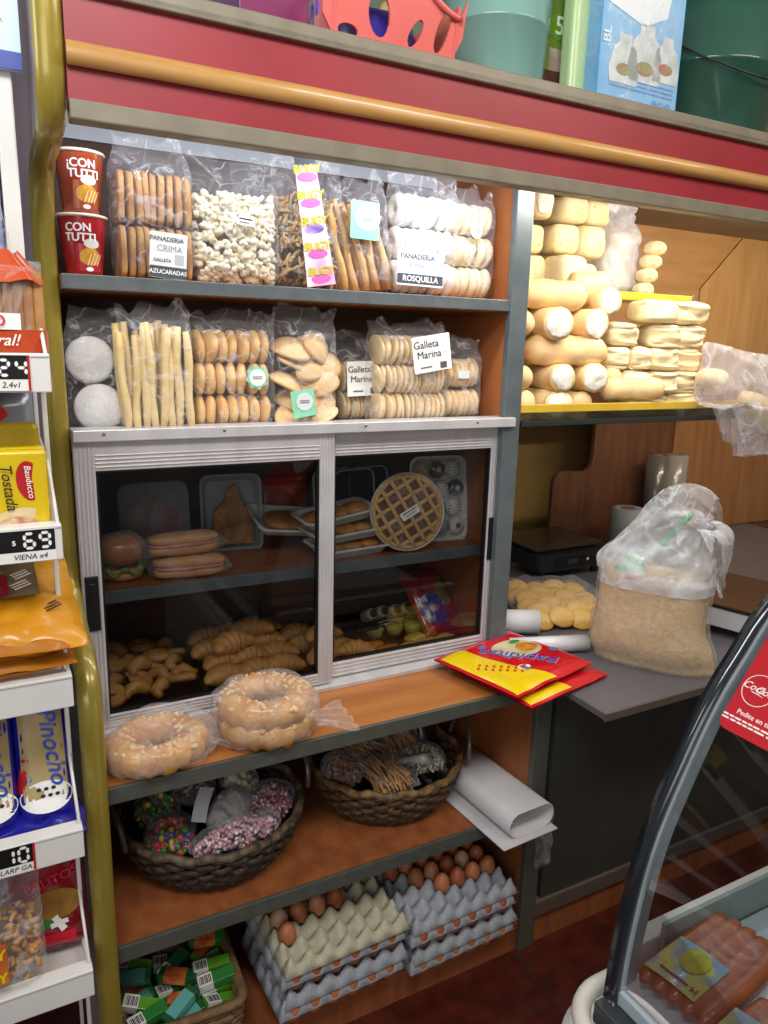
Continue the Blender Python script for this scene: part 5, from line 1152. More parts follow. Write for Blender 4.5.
# ------------------------------------------------------------------ on the wooden ledge
nut = M('nutty glazed pastry', '#b9782f', '#d6a35a', .4, ns=22, bump=.5, bs=70, coat=.3)
def ring_pastry(label, loc, w, l, h, rings, seed, rz):
    t = E('bagged_ring_pastry', label, 'ring pastry', loc, (0, 0, rz), 'bagged ring pastries on the ledge')
    for q in range(rings):
        z = .030 + q * .045
        vf = tube([(.070 * math.cos(2 * PI * i / 40) * w / .22, .066 * math.sin(2 * PI * i / 40) * l / .2, z) for i in range(40)], [.031 * (1 + .16 * math.sin(i * 2.4 + q)) for i in range(40)], 14, True)
        vs = [v + V((0, 0, .006)) * noise.noise(v * 60 + V((seed, q, 0))) + v.normalized() * .007 * noise.noise(v * 28 + V((q, seed, 5))) for v in vf[0]]; one((vs, vf[1])).build('pastry_ring', nut, t)
        m = MB()
        for k in range(95):
            a = rnd.uniform(0, 2 * PI); b = rnd.uniform(.045, .095); m.add(ell(.009, .005, .004, amp=.003, freq=90, seed=k % 6, nu=9, nv=6), TR(b * math.cos(a) * w / .22, b * math.sin(a) * l / .2, z + .030 - abs(b - .07) * .55, rnd.gauss(0, .5), rnd.gauss(0, .5), rnd.uniform(0, 6)))
        tag(m.build('flaked_almonds', M('flaked nut', '#e3c48d', '#d3a865', .6, ns=30), t), kind='stuff')
    pf = ell(w / 2, l / 2, h / 2, .75, .6, nu=60, nv=34); vs = []
    for v in pf[0]:
        n1 = noise.noise(v * 17 + V((seed, 3, 1))); u = V(v); d = math.hypot(v.x, v.y)
        if v.z > 0: u.z -= .022 * math.exp(-(d / .03) ** 2)
        vs.append(u + v.normalized() * .011 * (abs(n1) * 2 - .35))
    one((vs, pf[1]), TR(0, 0, h / 2)).build('hazy_bag', film('ring bag film', base=.13, streak=.27, col='#dfd8d6', rough=.2, sc=10, width=.05), t)
    return t
ring_pastry('ring shaped nut pastry in a hazy bag beside the olive gold post', (.268, 1.452, .7415), .235, .19, .085, 1, 1, .15)
t = ring_pastry('two stacked ring pastries in a hazy bag with a loose flared end', (.505, 1.455, .7415), .235, .21, .115, 2, 2, -.1)
tl = grid(lambda u, v: (.095 + v * .10, (-.06 + .055 * v) + (u - .5) * (.07 + .075 * v), .045 - .035 * v + .006 * math.sin(u * 22 + v * 6)), 26, 14)
one(tl).build('bag_tail', film('ring bag film'), t)
tl = grid(lambda u, v: (.09 + v * .07, (-.03) + (u - .5) * (.08 + .02 * v), .035 - .03 * v + .006 * math.sin(u * 19 + v * 6)), 20, 10)
r0 = [o for o in bpy.data.objects if o.name == 'bagged_ring_pastry'][0]; one(tl).build('bag_tail', film('ring bag film'), r0)
# tortilla packets
def tortilla(label, loc, rz, seed, w=.315, l=.285, d=.022, rx=0, ry=0):
    t = E('tortilla_packet', label, 'tortilla packet', loc, (rx, ry, rz), 'red and yellow tortilla packets'); rd = M('tortilla red', '#d01526', '#c01020', .22, ns=6, coat=.5)
    p = Pouch(t, w, l, d, rd, seed, amp=.003, pw=.4, freq=11)
    t.rotation_euler = Euler((rx, ry, rz)); 
    for ch in t.children: ch.rotation_euler = (-PI / 2, 0, 0)
    p.on(grid(lambda u, v: (-w * .48 + u * w * (.26 + .42 * (1 - v) ** 2.2 * .6), l * .03 + v * l * .90, 0), 16, 20), M('tortilla yellow', '#f0cf12', '#e6c30e', .22, ns=6, coat=.5), 'yellow_panel', 0, 0, .0008)
    return t, p, w, l
t, p, w_, l_ = tortilla('red and yellow tortilla packet underneath the lettered one', (1.262, 1.305, .749), .20, 61)
t, p, w_, l_ = tortilla('red and yellow tortilla packet with blue script lettering, lying on top across ledge and worktop', (1.232, 1.328, .775), .24, 62, ry=-.01)
p.oval(.078, .052, M('wrap picture', '#d8d0b0', '#c7b48a', .3, ns=18, c3='#4f8a3a', ramp=(.4, .6), coat=.4), .055, .175, rot=-.2)
p.oval(.036, .026, M('filling picture', '#d9a02c', '#b5502a', .3, ns=50, coat=.4), .085, .165, h0=.0016)
p.oval(.020, .010, M('lettuce print', '#3f8a35', rough=.3), .082, .205, h0=.0018)
for c_, b_, h_ in ((inkw, .020, .0022), (M('script blue', '#2a3fb0', rough=.3), .006, .0032)): p.text('Rapiditas', .058, c_, .016, .132, b_, .25, PI - .95, h_)
[p.rect(.007, .011, M('orange red ink', '#c9431a', rough=.3), -.125 + .012 * q + .016 * j, .155 - .014 * q + .010 * j, 'lettering', .002, -.9) for q in range(7) for j in range(2)]
p.oval(.020, .014, inkw, -.028, .085, h0=.0018); p.rect(.026, .009, M('badge red', '#c23a3a', rough=.3), -.028, .090, h0=.0024); p.on(prism([(-.012, -.012), (.012, -.012), (0, .012)], .0004), M('badge blue', '#5a6f9a', rough=.3), 'print', -.030, .078, .0022)
p.oval(.018, .012, M('badge blue', '#5a6f9a'), .135, .11, h0=.0018); p.oval(.014, .009, M('badge blue', '#5a6f9a'), -.02, .235, h0=.0018)

# ------------------------------------------------------------------ on the grey worktop
rollp = M('white plastic roll', '#dfe0e4', '#d2d3d8', .25, ns=6, coat=.3)
def hroll(label, loc, r, L, rz, ri, name, mat):
    t = E(name, label, 'roll', loc, (0, 0, rz)); one(tube([(-L / 2, 0, r), (L / 2, 0, r)], r, 32)).build('sheet', mat, t)
    one(lathe([(0, -.004), (ri, -.004), (ri, .0008)], 24), TR(L / 2 + .0005, 0, r, 0, PI / 2)).build('core_opening', M('card core', '#6b5f55', rough=.8), t); return t
hroll('white plastic roll lying on the worktop behind the tortilla packets', (1.378, 1.535, .741), .024, .235, -.30, .004, 'plastic_roll', rollp)
hroll('white paper roll with an open core lying behind the plastic roll', (1.375, 1.70, .741), .036, .16, -.45, .017, 'paper_roll', M('paper white', '#d8d9de', '#cfd0d6', .6, ns=6))
t = E('biscuit_bag', 'clear bag of yellow round biscuits lying on the worktop behind the white rolls', 'biscuit bag', (1.625, 1.79, .741), (0, 0, -.35))
yb = None
for k in range(24):
    i, j = k % 4, k // 4
    Mx = TR(-.10 + i * .066 + .01 * (j % 2), -.14 + j * .055, .025 + .010 * ((i + j) % 2), .55 + .1 * math.sin(k), .1 * math.cos(k), 0)
    if yb is None: yb = one(ell(.042, .038, .011, .95, amp=.002, freq=40, seed=3)).build('biscuit', M('yellow biscuit', '#d9ae56', '#c8963c', .55, ns=10), t); yb.matrix_local = Mx
    else: cloned(yb, t, Mx)
one(pillow(.34, .38, .085, 66, .007)).build('clear_bag', clear_d, t)
# bag of breadcrumbs
t = E('breadcrumb_bag', 'large milky plastic bag of breadcrumbs with a green scoop standing on the worktop', 'bag', (1.600, 1.375, .741), (0, 0, -1.02)); t.scale = (.90, .90, .98)
crm = M('breadcrumbs', '#d9bd93', '#c9a676', .9, ns=60, bump=.5, bs=160, c3='#e6d2ad')
def crumbs_vf(u, v):
    a = 2 * PI * u; k = .90 + .10 * smooth(0, .25, v)
    x = .178 * sgnp(math.cos(a), .6) * k * (1 - .12 * v); y = .105 * sgnp(math.sin(a), .75) * (.72 + .28 * smooth(0, .3, v)); z = .26 * v
    if v < .2: z *= .9
    sag = -.02 * (1 - v) if x > 0 else 0
    q = V((x * 14, y * 14, z * 14)); n1 = noise.noise(q)
    x += .034 * max(0, math.cos(a)) ** 3 * (1 - smooth(0, .5, v)) - .014 * max(0, math.cos(a)) * math.sin(PI * v)
    return (x + .006 * n1, y * (1 - .45 * max(0, math.cos(a)) ** 4 * (1 - smooth(0, .4, v))) + .007 * n1, z)
vf = grid(crumbs_vf, 48, 22, True); o = len(vf[0]); vs, fs = vf
top = [V((0, 0, .272))]; vs = vs + top; k0 = 22 * 48; fs = fs + [[k0 + i, k0 + (i + 1) % 48, o] for i in range(48)] + [list(range(48))[::-1]]
tag(one((vs, fs)).build('breadcrumbs', crm, t), kind='stuff')
def bag_vf(u, v):
    a = 2 * PI * u; c_, s_ = math.cos(a), math.sin(a)
    n0 = noise.noise(V((c_ * 2.2, s_ * 2.2, v * 5)))
    if v < .42:      # round the crumbs
        q = v / .42; w_ = .188 * (.90 + .10 * smooth(0, .25, q)) * (1 - .10 * q); d_ = .115 * (.74 + .26 * smooth(0, .3, q)); z = .265 * q; cx = 0; cy = 0
    elif v < .72:    # drawn in to the neck
        q = (v - .42) / .30; w_ = .169 - .050 * smooth(0, 1, q); d_ = .115 - .035 * smooth(0, 1, q); z = .265 + .145 * q; cx = -.01 + .050 * q * q; cy = 0
    else:            # flared mouth folded over to one side
        q = (v - .72) / .28; w_ = .119 + .035 * q; d_ = .08 + .045 * q; z = .41 + .06 * math.sin(q * 2.2) - .0 * q + q * .03; cx = .040 + .11 * q; cy = -.01 * q
    p = V((cx + w_ * sgnp(c_, .7), cy + d_ * sgnp(s_, .8), z))
    if v < .42:
        q = v / .42; p.x += .036 * max(0, c_) ** 3 * (1 - smooth(0, .5, q)) - .014 * max(0, c_) * math.sin(PI * q); p.y *= 1 - .45 * max(0, c_) ** 4 * (1 - smooth(0, .4, q))
    if v >= .72:
        q = (v - .72) / .28; ph = R(78) * smooth(0, 1, q); w_ = .119 + .014 * q
        p = V((.040 + .125 * q + c_ * w_ * math.cos(ph), d_ * sgnp(s_, .8), .41 - .05 * q * q + .03 * math.sin(PI * q) - c_ * w_ * math.sin(ph)))
    amp = .005 if v < .42 else .014
    n1 = abs(noise.noise(V((c_ * 4.2, s_ * 4.2, v * 7)))) * 2 - .5
    p.x += amp * n1 * c_; p.y += amp * n1 * s_; p.z += (.006 if v > .42 else 0) * n0
    return p
bo_ = one(grid(bag_vf, 72, 60, True)).build('milky_bag', [film('breadcrumb bag film', base=.36, streak=.70, col='#e9ebef', rough=.22, sc=7, width=.06), film('crumb side film', base=.10, streak=.22, col='#e9e4dc', rough=.25, sc=9), film('bag mouth film', base=.14, streak=.5, col='#e9ebef', rough=.18, sc=9, width=.05)], t)
for pl in bo_.data.polygons: pl.material_index = 1 if pl.index // 72 < 60 * .36 else 2 if pl.index // 72 > 60 * .80 else 0
gs = M('green plastic', '#35c26a', '#2cae5c', .3, ns=6)
one(tube([(-.055, -.02, .27), (.005, -.03, .345), (.075, -.035, .435), (.085, -.035, .445)], [.012, .016, .013, .008], 12, flat=.6)).build('scoop_handle', gs, t)
one(ell(.055, .03, .035, .8), TR(-.08, -.02, .262, 0, -.8)).build('scoop_bowl', gs, t)
# scales
def scale(label, loc, rz, w_, d_, h_, body, plate, seed):
    t = E('shop_scale', label, 'scale', loc, (0, 0, rz)); bmat = M('scale ' + body, body, rough=.35)
    one(prism(rrect(w_, d_, .03), h_ * .55), TR(0, 0, h_ * .3), False).build('body', bmat, t)
    for sx in (-1, 1):
        for sy_ in (-1, 1): one(cyl(.014, h_ * .32, 14), TR(sx * (w_ / 2 - .035), sy_ * (d_ / 2 - .035), 0)).build('foot', black, t)
    one(prism(rrect(w_ * .9, d_ * .8, .02), h_ * .10), TR(0, .015, h_ * .85), False).build('plate_support', black, t)
    o = one(prism(rrect(w_ * 1.02, d_ * .9, .015), .006), TR(0, .015, h_ * .95), False).build('weighing_plate', plate, t)
    B(-w_ * .30, w_ * .30, -d_ / 2 - .004, -d_ / 2 + .004, h_ * .40, h_ * .78, .002).build('display_panel', black, t)
    B(-w_ * .12, w_ * .02, -d_ / 2 - .0055, -d_ / 2 - .003, h_ * .5, h_ * .66).build('display_window', M('dark display', '#2a3a35', rough=.2), t)
    one(disc(.006), TR(w_ * .17, -d_ / 2 - .005, h_ * .6) @ FRONT, False).build('indicator', M('pale led', '#d8c8a8', rough=.4), t)
    return t
scale('black shop scale at the back of the worktop near the cabinet divider', (1.94, 2.20, .741), 0, .33, .30, .115, '#1f2023', M('dark steel plate', '#4d463f', rough=.25, metal=.6), 1)
scale('white shop scale with a brown plate on the worktop behind the curved fridge frame', (2.12, 1.45, .741), .30, .36, .34, .10, '#c9cccf', M('brown plate', '#5a4438', '#4d392f', .25, ns=5, metal=.3), 2)
# upright rolls
for i, (x, y, r, h, lab, mt) in enumerate(((2.40, 2.25, .066, .19, 'grey white upright paper roll standing behind the breadcrumb bag', M('grey paper', '#9a9b9f', '#8d8e92', .7, ns=5)), (2.605, 2.30, .047, .40, 'dark grey upright roll of film behind the paper roll', M('dark film roll', '#5f5a55', '#514c48', .25, ns=3, coat=.5)), (2.705, 2.29, .054, .40, 'light grey upright roll of film right of the dark roll', M('grey film roll', '#8f887f', '#7f786f', .22, ns=3, coat=.5)))):
    t = E('upright_roll', lab, 'roll', (x, y, .741), (0, 0, 0), 'upright rolls at the back'); one(lathe([(0, 0), (r, 0), (r, h), (r * .42, h), (r * .42, h - .03), (0, h - .03)], 40)).build('sheet', mt, t)
    one(lathe([(r * .36, h - .03), (r * .36, h + .003), (r * .43, h + .003), (r * .43, h - .03)], 24)).build('core', M('card core', '#6b5f55'), t)
# ------------------------------------------------------------------ baskets on the lower shelf
def basket(label, loc, rx, ry, h, cols, seed, rz=0):
    t = E('wicker_basket', label, 'basket', loc, (0, 0, rz), 'round wicker baskets on the lower shelf')
    dk_ = M('basket weave ' + cols[0], cols[0], cols[1], .7, ns=40, c3=cols[2], ramp=(.38, .62), bump=.7, bs=80)
    prof = [(.62, 0), (.72, .01), (.86, .30), (.95, .62), (1.0, 1.0)]
    def rad(q):
        for (a, za), (b, zb) in zip(prof, prof[1:]):
            if za <= q <= zb: return a + (b - a) * (q - za) / (zb - za)
        return 1
    m = MB(); NR = 8; n = 108
    for j in range(NR):
        q = (j + .5) / NR; s_ = rad(q) 
        pts = [((rx * s_ + .0065 * math.sin(i * PI / 3 + PI * j)) * math.cos(2 * PI * i / n), (ry * s_ + .0065 * math.sin(i * PI / 3 + PI * j)) * math.sin(2 * PI * i / n), h * q + .003 * math.sin(i * 1.9 + j)) for i in range(n)]
        m.add(tube(pts, [h / NR * .58 * (1 + .25 * noise.noise(V((i * .7, j, seed)))) for i in range(n)], 6, True))
    for k in range(70):      # loose leaf ends
        a = rnd.uniform(0, 2 * PI); q = rnd.uniform(.1, .98); s_ = rad(q) * 1.015
        m.add(ell(.013, .003, .006, amp=.003, freq=60, seed=k % 7, nu=10, nv=6), TR(rx * s_ * math.cos(a), ry * s_ * math.sin(a), h * q, rnd.gauss(0, .3), rnd.gauss(0, .5), a + PI / 2), 1)
    m.build('woven_wall', [dk_, M('leaf ends ' + cols[0], cols[2], cols[1], .7, ns=30)], t)
    one(lathe([(0, .004), (.70 * rx, .004)], 40)).build('base', dk_, t)
    one(tube([(rx * 1.01 * math.cos(2 * PI * i / 72), ry * 1.01 * math.sin(2 * PI * i / 72), h + .004 * math.sin(i * 1.3)) for i in range(72)], [.010 * (1 + .15 * math.sin(i * 2.2)) for i in range(72)], 8, True)).build('rim', M('basket rim ' + cols[0], cols[2], cols[1], .65, ns=50, bump=.5), t)
    for s_ in (-1, 1):
        pts = []
        for k in range(15):
            a = PI * k / 14; pts.append((s_ * (rx + .012 + .012 * math.sin(a)), .075 * math.cos(a), h + .085 * math.sin(a)))
        one(tube(pts, .0068, 8)).build('handle', M('basket handle', '#5b5148', '#4a4039', .3, ns=20, coat=.5), t)
    return t
BZ = .377
basket('dark wicker basket of sweets on the lower shelf beside the olive gold post', (.420, 1.62, BZ), .215, .215, .115, ('#3f3328', '#2b221b', '#6f5f4a'), 1, .12)
basket('brown wicker basket of breadstick bags on the lower shelf', (.905, 1.63, BZ), .205, .20, .115, ('#5a4228', '#3f2d1b', '#8a6a42'), 2, -.25)
# sweets
swe = {}
for n_, c in (('red', '#c01f22'), ('yellow', '#d9b81c'), ('green', '#3f8a2a'), ('blue', '#2a3fa0'), ('orange', '#d9661a'), ('brown', '#5a2e1a')): swe[n_] = M('sweet ' + n_, c, rough=.3, coat=.5)
def candy_bag(label, loc, rx, ry, rz, mats, n, r, seed, fm=clear_s, tail=True, name='sweets_bag', pile=None):
    t = E(name, label, 'bag of sweets', loc, (0, 0, seed), 'bags of sweets in the dark basket'); b = [ell(r, r, r * .7, nu=9, nv=7)]
    m = MB()
    for k in range(n):
        a = rnd.uniform(0, 2 * PI); q = rnd.uniform(0, 1) ** .5; z = rz * math.sqrt(max(0, 1 - q * q)) * rnd.uniform(.3, .95)
        m.add(b[0], TR(rx * .9 * q * math.cos(a), ry * .9 * q * math.sin(a), rz * .1 + z, rnd.uniform(0, 3), rnd.uniform(0, 3)), k % len(mats))
    tag(m.build('sweets', mats, t), kind='stuff')
    one(ell(rx, ry, rz * .60, .9, amp=.005, freq=28, seed=seed), TR(0, 0, rz * .55)).build('clear_bag', fm, t)
    if tail: one(bag(.05, .085, .03, .01, seed + 2, 1.0, .006, flare=.3), TR(0, 0, rz * 1.05, .3 * math.sin(seed), .3 * math.cos(seed))).build('twisted_top', fm, t)
    return t
BT = BZ + .070
candy_bag('bag of multicoloured sweets at the front left of the dark basket', (.305, 1.555, BT), .068, .058, .062, [swe[k] for k in ('red', 'orange', 'yellow', 'blue', 'green', 'red')], 130, .0085, 1, clear_d, False)
candy_bag('bag of green and yellow sweets behind the multicoloured one', (.300, 1.665, BT), .062, .05, .066, [swe[k] for k in ('green', 'yellow', 'green', 'brown')], 110, .0085, 2, clear_d, False)
candy_bag('bag of brown sweets with a shiny twisted top at the back of the dark basket', (.395, 1.69, BT + .01), .055, .05, .07, [swe['brown']], 60, .010, 3, clear_s)
candy_bag('bag of white sweets in the middle of the dark basket', (.455, 1.575, BT + .005), .075, .05, .06, [M('sweet white', '#e6e2d8', '#d8d2c2', .5, ns=20)], 60, .014, 4, milky, False)
candy_bag('bag of pale sweets with a crumpled top at the back right of the dark basket', (.505, 1.665, BT + .012), .055, .048, .065, [M('sweet cream', '#cfc7a8', '#a9a07a', .5, ns=20)], 50, .011, 5, clear_s)
candy_bag('long bag of tiny pink sprinkles along the front rim of the dark basket', (.440, 1.480, BT + .015), .115, .038, .052, [M('sprinkle pink', '#c9909a', '#b5707f', .5, ns=30), M('sprinkle lilac', '#a9808f', rough=.5), M('sprinkle white', '#dcc9c9', rough=.5)], 420, .0052, .12, clear_d, False)
candy_bag('bag of tiny pink sprinkles at the right rim of the dark basket', (.555, 1.565, BT + .015), .062, .055, .06, [M('sprinkle pink', '#c9909a'), M('sprinkle lilac', '#a9808f'), M('sprinkle white', '#dcc9c9'), M('sprinkle rose', '#b04a55', rough=.5)], 330, .0052, .7, clear_d, False)
thing('paper_slip', one(grid(lambda u, v: ((u - .5) * .034, (v - .5) * .085, .008 * math.sin(v * 3.5)), 4, 12)), M('slip white', '#cfd3da', rough=.7), 'white paper slip lying across the sweets in the dark basket', 'paper slip', (.385, 1.560, BT + .083), (.55, 0, -.55))
# breadstick bags in the brown basket
thn = M('thin brown stick', '#b58a4c', '#96692f', .7, ns=30); 
def thin_bag(label, loc, rot, n, w_, l_, h_, mat, seed, r=.003, L=.10):
    t = E('thin_stick_bag', label, 'snack bag', loc, rot, 'snack bags in the brown basket'); m = MB()
    for k in range(n):
        a = rnd.uniform(-.5, .5); b = rnd.uniform(-.5, .5); z = h_ * rnd.uniform(.15, .85) * (1 - (2 * a) ** 4 * .6)
        m.add(tube([(-L / 2, 0, 0), (0, .002, .001), (L / 2, 0, 0)], [r * .8, r, r * .8], 6), TR(a * w_ * .75, b * l_ * .5, z, 0, rnd.gauss(0, .12), PI / 2 + rnd.gauss(0, .28)))
    tag(m.build('thin_sticks', mat, t), kind='stuff'); one(pillow(w_, l_, h_, seed, .006)).build('clear_bag', clear_d, t); return t
thin_bag('clear bag of thin brown sticks at the back left of the brown basket', (.855, 1.70, BT + .015), (.30, .0, .5), 70, .15, .17, .06, thn, 71)
thin_bag('clear bag of thin brown sticks at the back right of the brown basket', (.990, 1.675, BT + .020), (.25, .1, -.3), 70, .15, .17, .06, thn, 72)
thin_bag('clear bag of thin golden sticks at the front middle of the brown basket', (.870, 1.545, BT + .018), (.30, 0, .1), 60, .125, .13, .055, M('thin golden stick', '#c9964c', '#a8742f', .7, ns=30), 73)
t = candy_bag('clear bag of grey brown seeds at the front right of the brown basket', (.985, 1.555, BT + .02), .062, .05, .06, [M('seed grey', '#a9937a', '#8d775f', .7, ns=30), M('seed pale', '#cbbfae', rough=.7)], 260, .005, 6, clear_s, False, 'seed_bag'); t['group'] = 'snack bags in the brown basket'; t['category'] = 'snack bag'
t = candy_bag('clear bag of brown cereal at the left of the brown basket', (.765, 1.60, BT + .02), .055, .06, .062, [M('cereal brown', '#8a5f35', '#6f4826', .7, ns=30)], 120, .008, 7, clear_s, False, 'cereal_bag'); t['group'] = 'snack bags in the brown basket'; t['category'] = 'snack bag'
t = E('dark_packet', 'black packet tucked at the right rim of the brown basket', 'packet', (1.05, 1.63, BT + .01), (-.3, .2, .5)); Pouch(t, .08, .12, .03, M('black film', '#17161a', rough=.25, coat=.4), 74, amp=.005)
thing('film_tube', one(tube([(0, 0, 0), (.01, -.01, .05), (.005, -.02, .10)], [.008, .010, .013], 10)), film('pale tube film', base=.5, streak=.7, col='#c9ccc8'), 'rolled clear film end lying between the bags in the brown basket', 'film', (.905, 1.555, BT + .06), (.9, 0, .3))
# wrapping paper
t = E('wrapping_paper', 'folded stack of white wrapping paper overhanging the lower shelf beside the wicker basket', 'paper', (1.135, 1.46, BZ + .001), (0, 0, .06)); pw_ = M('wrapping paper', '#c9c7c8', '#bfbdbf', .75, ns=4)
B(-.095, .085, -.185, .24, 0, .004, .001).build('flat_sheets', pw_, t)
for k in range(3):
    rr_ = .032 - k * .009; pts = [(x, z) for x, z in rrect(.145 - k * .022, rr_ * 2, rr_ * .98, 8)]
    n = len(pts); vs = [V((x + .012 + k * .004, -.13 - .035 * k * 0 + (.0 if k else -.035), z + .038 - k * .002)) for x, z in pts] + [V((x + .012 + k * .004, .23, z + .038 - k * .002)) for x, z in pts]
    o = one((vs, [[i, (i + 1) % n, n + (i + 1) % n, n + i] for i in range(n)])).build('folded_sheet', pw_, t); md = o.modifiers.new('thickness', 'SOLIDIFY'); md.thickness = .0025
one(([V((-.05, -.1, .009)), V((.075, -.1, .009)), V((.075, .22, .009)), V((-.05, .22, .009))], [[0, 1, 2, 3]])).build('flat_sheets', pw_, t)
thing('plastic_scrap', one(bag(.05, .16, .02, .03, 77, .6, .006)), clear_d, 'crumpled clear plastic scrap hanging from the cabinet corner below the paper', 'plastic scrap', (1.262, 1.36, .20))

# ------------------------------------------------------------------ egg trays and eggs
PT = .0505
def tray_vf(nx=6, ny=5, sub=7):
    W_, D_ = nx * PT, ny * PT
    def f(u, v):
        x = (u * (nx + .5) - .25) * PT; y = (v * (ny + .5) - .25) * PT
        p = (.5 + .5 * math.cos(2 * PI * x / PT)) * (.5 + .5 * math.cos(2 * PI * y / PT)); c = (.5 - .5 * math.cos(2 * PI * x / PT)) * (.5 - .5 * math.cos(2 * PI * y / PT))
        z = .014 + .028 * p ** .9 - .014 * c
        e = min(x + .25 * PT, (nx + .25) * PT - x, y + .25 * PT, (ny + .25) * PT - y) / (.30 * PT)
        z = z * smooth(0, 1, e) + .002
        if e < .02: z = .002
        k = 1.0 + .02 * (1 - smooth(0, 1, e))
        return ((x - W_ / 2) * k, (y - D_ / 2) * k, z + .0006 * noise.noise(V((x * 300, y * 300, 0))))
    return grid(f, (nx * sub) + 4, (ny * sub) + 4)
pulp_y = M('yellow grey pulp', '#b9b59d', '#aaa68e', .9, ns=60, bump=.4, bs=250); pulp_g = M('blue grey pulp', '#a3a7b0', '#94989f', .9, ns=60, bump=.4, bs=250)
def tray(label, loc, rz, mat, group):
    t = one(tray_vf()).build('egg_tray', mat); t.location = loc; t.rotation_euler = (0, 0, rz); tag(t, label, 'egg tray', group)
    md = t.modifiers.new('thickness', 'SOLIDIFY'); md.thickness = .0022; return t
eg = []
for k, (c1, c2) in enumerate((('#b5734a', '#a86640'), ('#a35c38', '#955030'), ('#c98a62', '#bd7c54'), ('#cda887', '#c49b78'))):
    prof = []
    for j in range(15):
        a = PI * j / 14; z = -math.cos(a); r_ = math.sin(a) * (1 - .13 * z); prof.append((.0222 * r_, .029 * z))
    eg.append(one(lathe(prof, 24)).build('egg', M('egg shell %d' % k, c1, c2, .45, ns=16, spec=.4)))
used = set()
def egg(trayloc, rz, i, j, z, kind, label, group, tilt=True):
    x = (i + .5 - 3) * PT; y = (j + .5 - 2.5) * PT; c, s_ = math.cos(rz), math.sin(rz)
    q = eg[kind] if kind not in used else eg[kind].copy()
    if kind in used: COL.objects.link(q)
    used.add(kind); q.location = (trayloc[0] + x * c - y * s_, trayloc[1] + x * s_ + y * c, z); q.rotation_euler = (rnd.gauss(0, .08), rnd.gauss(0, .08), rnd.uniform(0, 6)); tag(q, label, 'egg', group)
PLC = ('leftmost', 'second from the left', 'third from the left', 'fourth from the left', 'fifth from the left', 'rightmost')
ROWN = ('front', 'second', 'middle', 'fourth', 'back')
def stack(nm, cx, cy, z0, rz, mats, egg_top, layers=2, pitch=.083):
    gt, ge = 'egg trays in the %s stack' % nm, 'eggs in the %s stack' % nm
    for L_ in range(layers):
        zb = z0 + L_ * pitch; last = L_ == layers - 1; jit = lambda: rnd.uniform(-.004, .004)
        wo = ('the bottom layer', 'the upper layer')[L_]
        lo = (cx + jit() - .010, cy + jit(), zb); hi = (cx + jit(), cy + jit() + .002, zb + .024)
        tray('grey egg tray of the %s stack, lower tray of %s' % (nm, wo), lo, rz, mats[0], gt)
        tray(('yellowish' if mats[1] is pulp_y and last else 'grey') + ' egg tray %s the %s stack' % ('on top of' if last else 'above the lowest one in', nm), hi, rz, mats[1] if last else mats[0], gt)
        for i in range(6): egg(lo, rz, i, -.32, zb + .004, (i * 3 + L_) % 3, 'egg peeking out in %s of the %s stack, %s' % (wo, nm, PLC[i]), ge)
        if last:
            for (i, j) in egg_top: egg(hi, rz, i, j, hi[2] + .040, (0, 1, 2, 0, 1, 0, 3, 0)[(i * 2 + j * 3) % 8], 'brown egg in the top tray of the %s stack, %s row, %s' % (nm, ROWN[j], PLC[i]), ge)
stack('left', .665, 1.478, .073, .03, (pulp_g, pulp_y), [(0, 4), (1, 4), (2, 4), (3, 4), (0, 3), (1, 3), (2, 3), (3, 3), (0, 2), (1, 2), (2, 2), (3, 2), (0, 1)])
stack('right', 1.012, 1.482, .045, .03, (pulp_g, pulp_g), [(i, 4) for i in range(6)] + [(i, 3) for i in range(6)] + [(i, 2) for i in range(1, 6)] + [(2, 1), (3, 1), (4, 1), (5, 1)])
for o in eg: pass

# ------------------------------------------------------------------ square basket of small boxes
t = E('wicker_basket', 'square woven basket of small green boxes on the bottom board', 'basket', (.292, 1.475, .021), (0, 0, -.04)); t.scale = (1, 1, .78); m = MB(); n = len(rrect(.25, .24, .03, 8))
for j in range(9):
    k = .93 + .07 * j / 8; pts = [(x * k + .003 * math.sin(i * 2.1 + PI * j), y * k + .003 * math.cos(i * 2.1 + PI * j), .010 + j * .0185) for i, (x, y) in enumerate(rrect(.25, .24, .03, 8))]
    ex = []
    for a, b in zip(pts, pts[1:] + pts[:1]):
        d = (V(b) - V(a)).length; q = max(1, int(d / .02)); ex += [tuple(V(a).lerp(V(b), h / q) + V((0, 0, .002 * math.sin(h * 2 + j)))) for h in range(q)]
    m.add(tube(ex, .0105, 7, True))
straw = M('straw weave', '#7a5a3a', '#5e442b', .75, ns=60, c3='#9a7a52', ramp=(.4, .65), bump=.6, bs=120)
m.build('woven_wall', straw, t); B(-.11, .11, -.10, .10, 0, .006).build('base', straw, t)
one(tube([(x * 1.02, y * 1.02, .178) for x, y in rrect(.25, .24, .03, 8)], .012, 8, True)).build('rim', straw, t)
gb = [M('box green', '#2f7a34', '#27682c', .35, ns=6, coat=.3), M('box dark green', '#1c5a36', '#174a2c', .35, ns=6, coat=.3), M('box lime', '#5f9a2c', '#4f8a26', .35, ns=6, coat=.3)]
bcm = M('barcode white', '#d8d8d2', rough=.6); teal = M('box teal', '#5fa39a', rough=.4); redm = M('box picture', '#b5382a', '#c98a3a', .4, ns=40)
k = 0
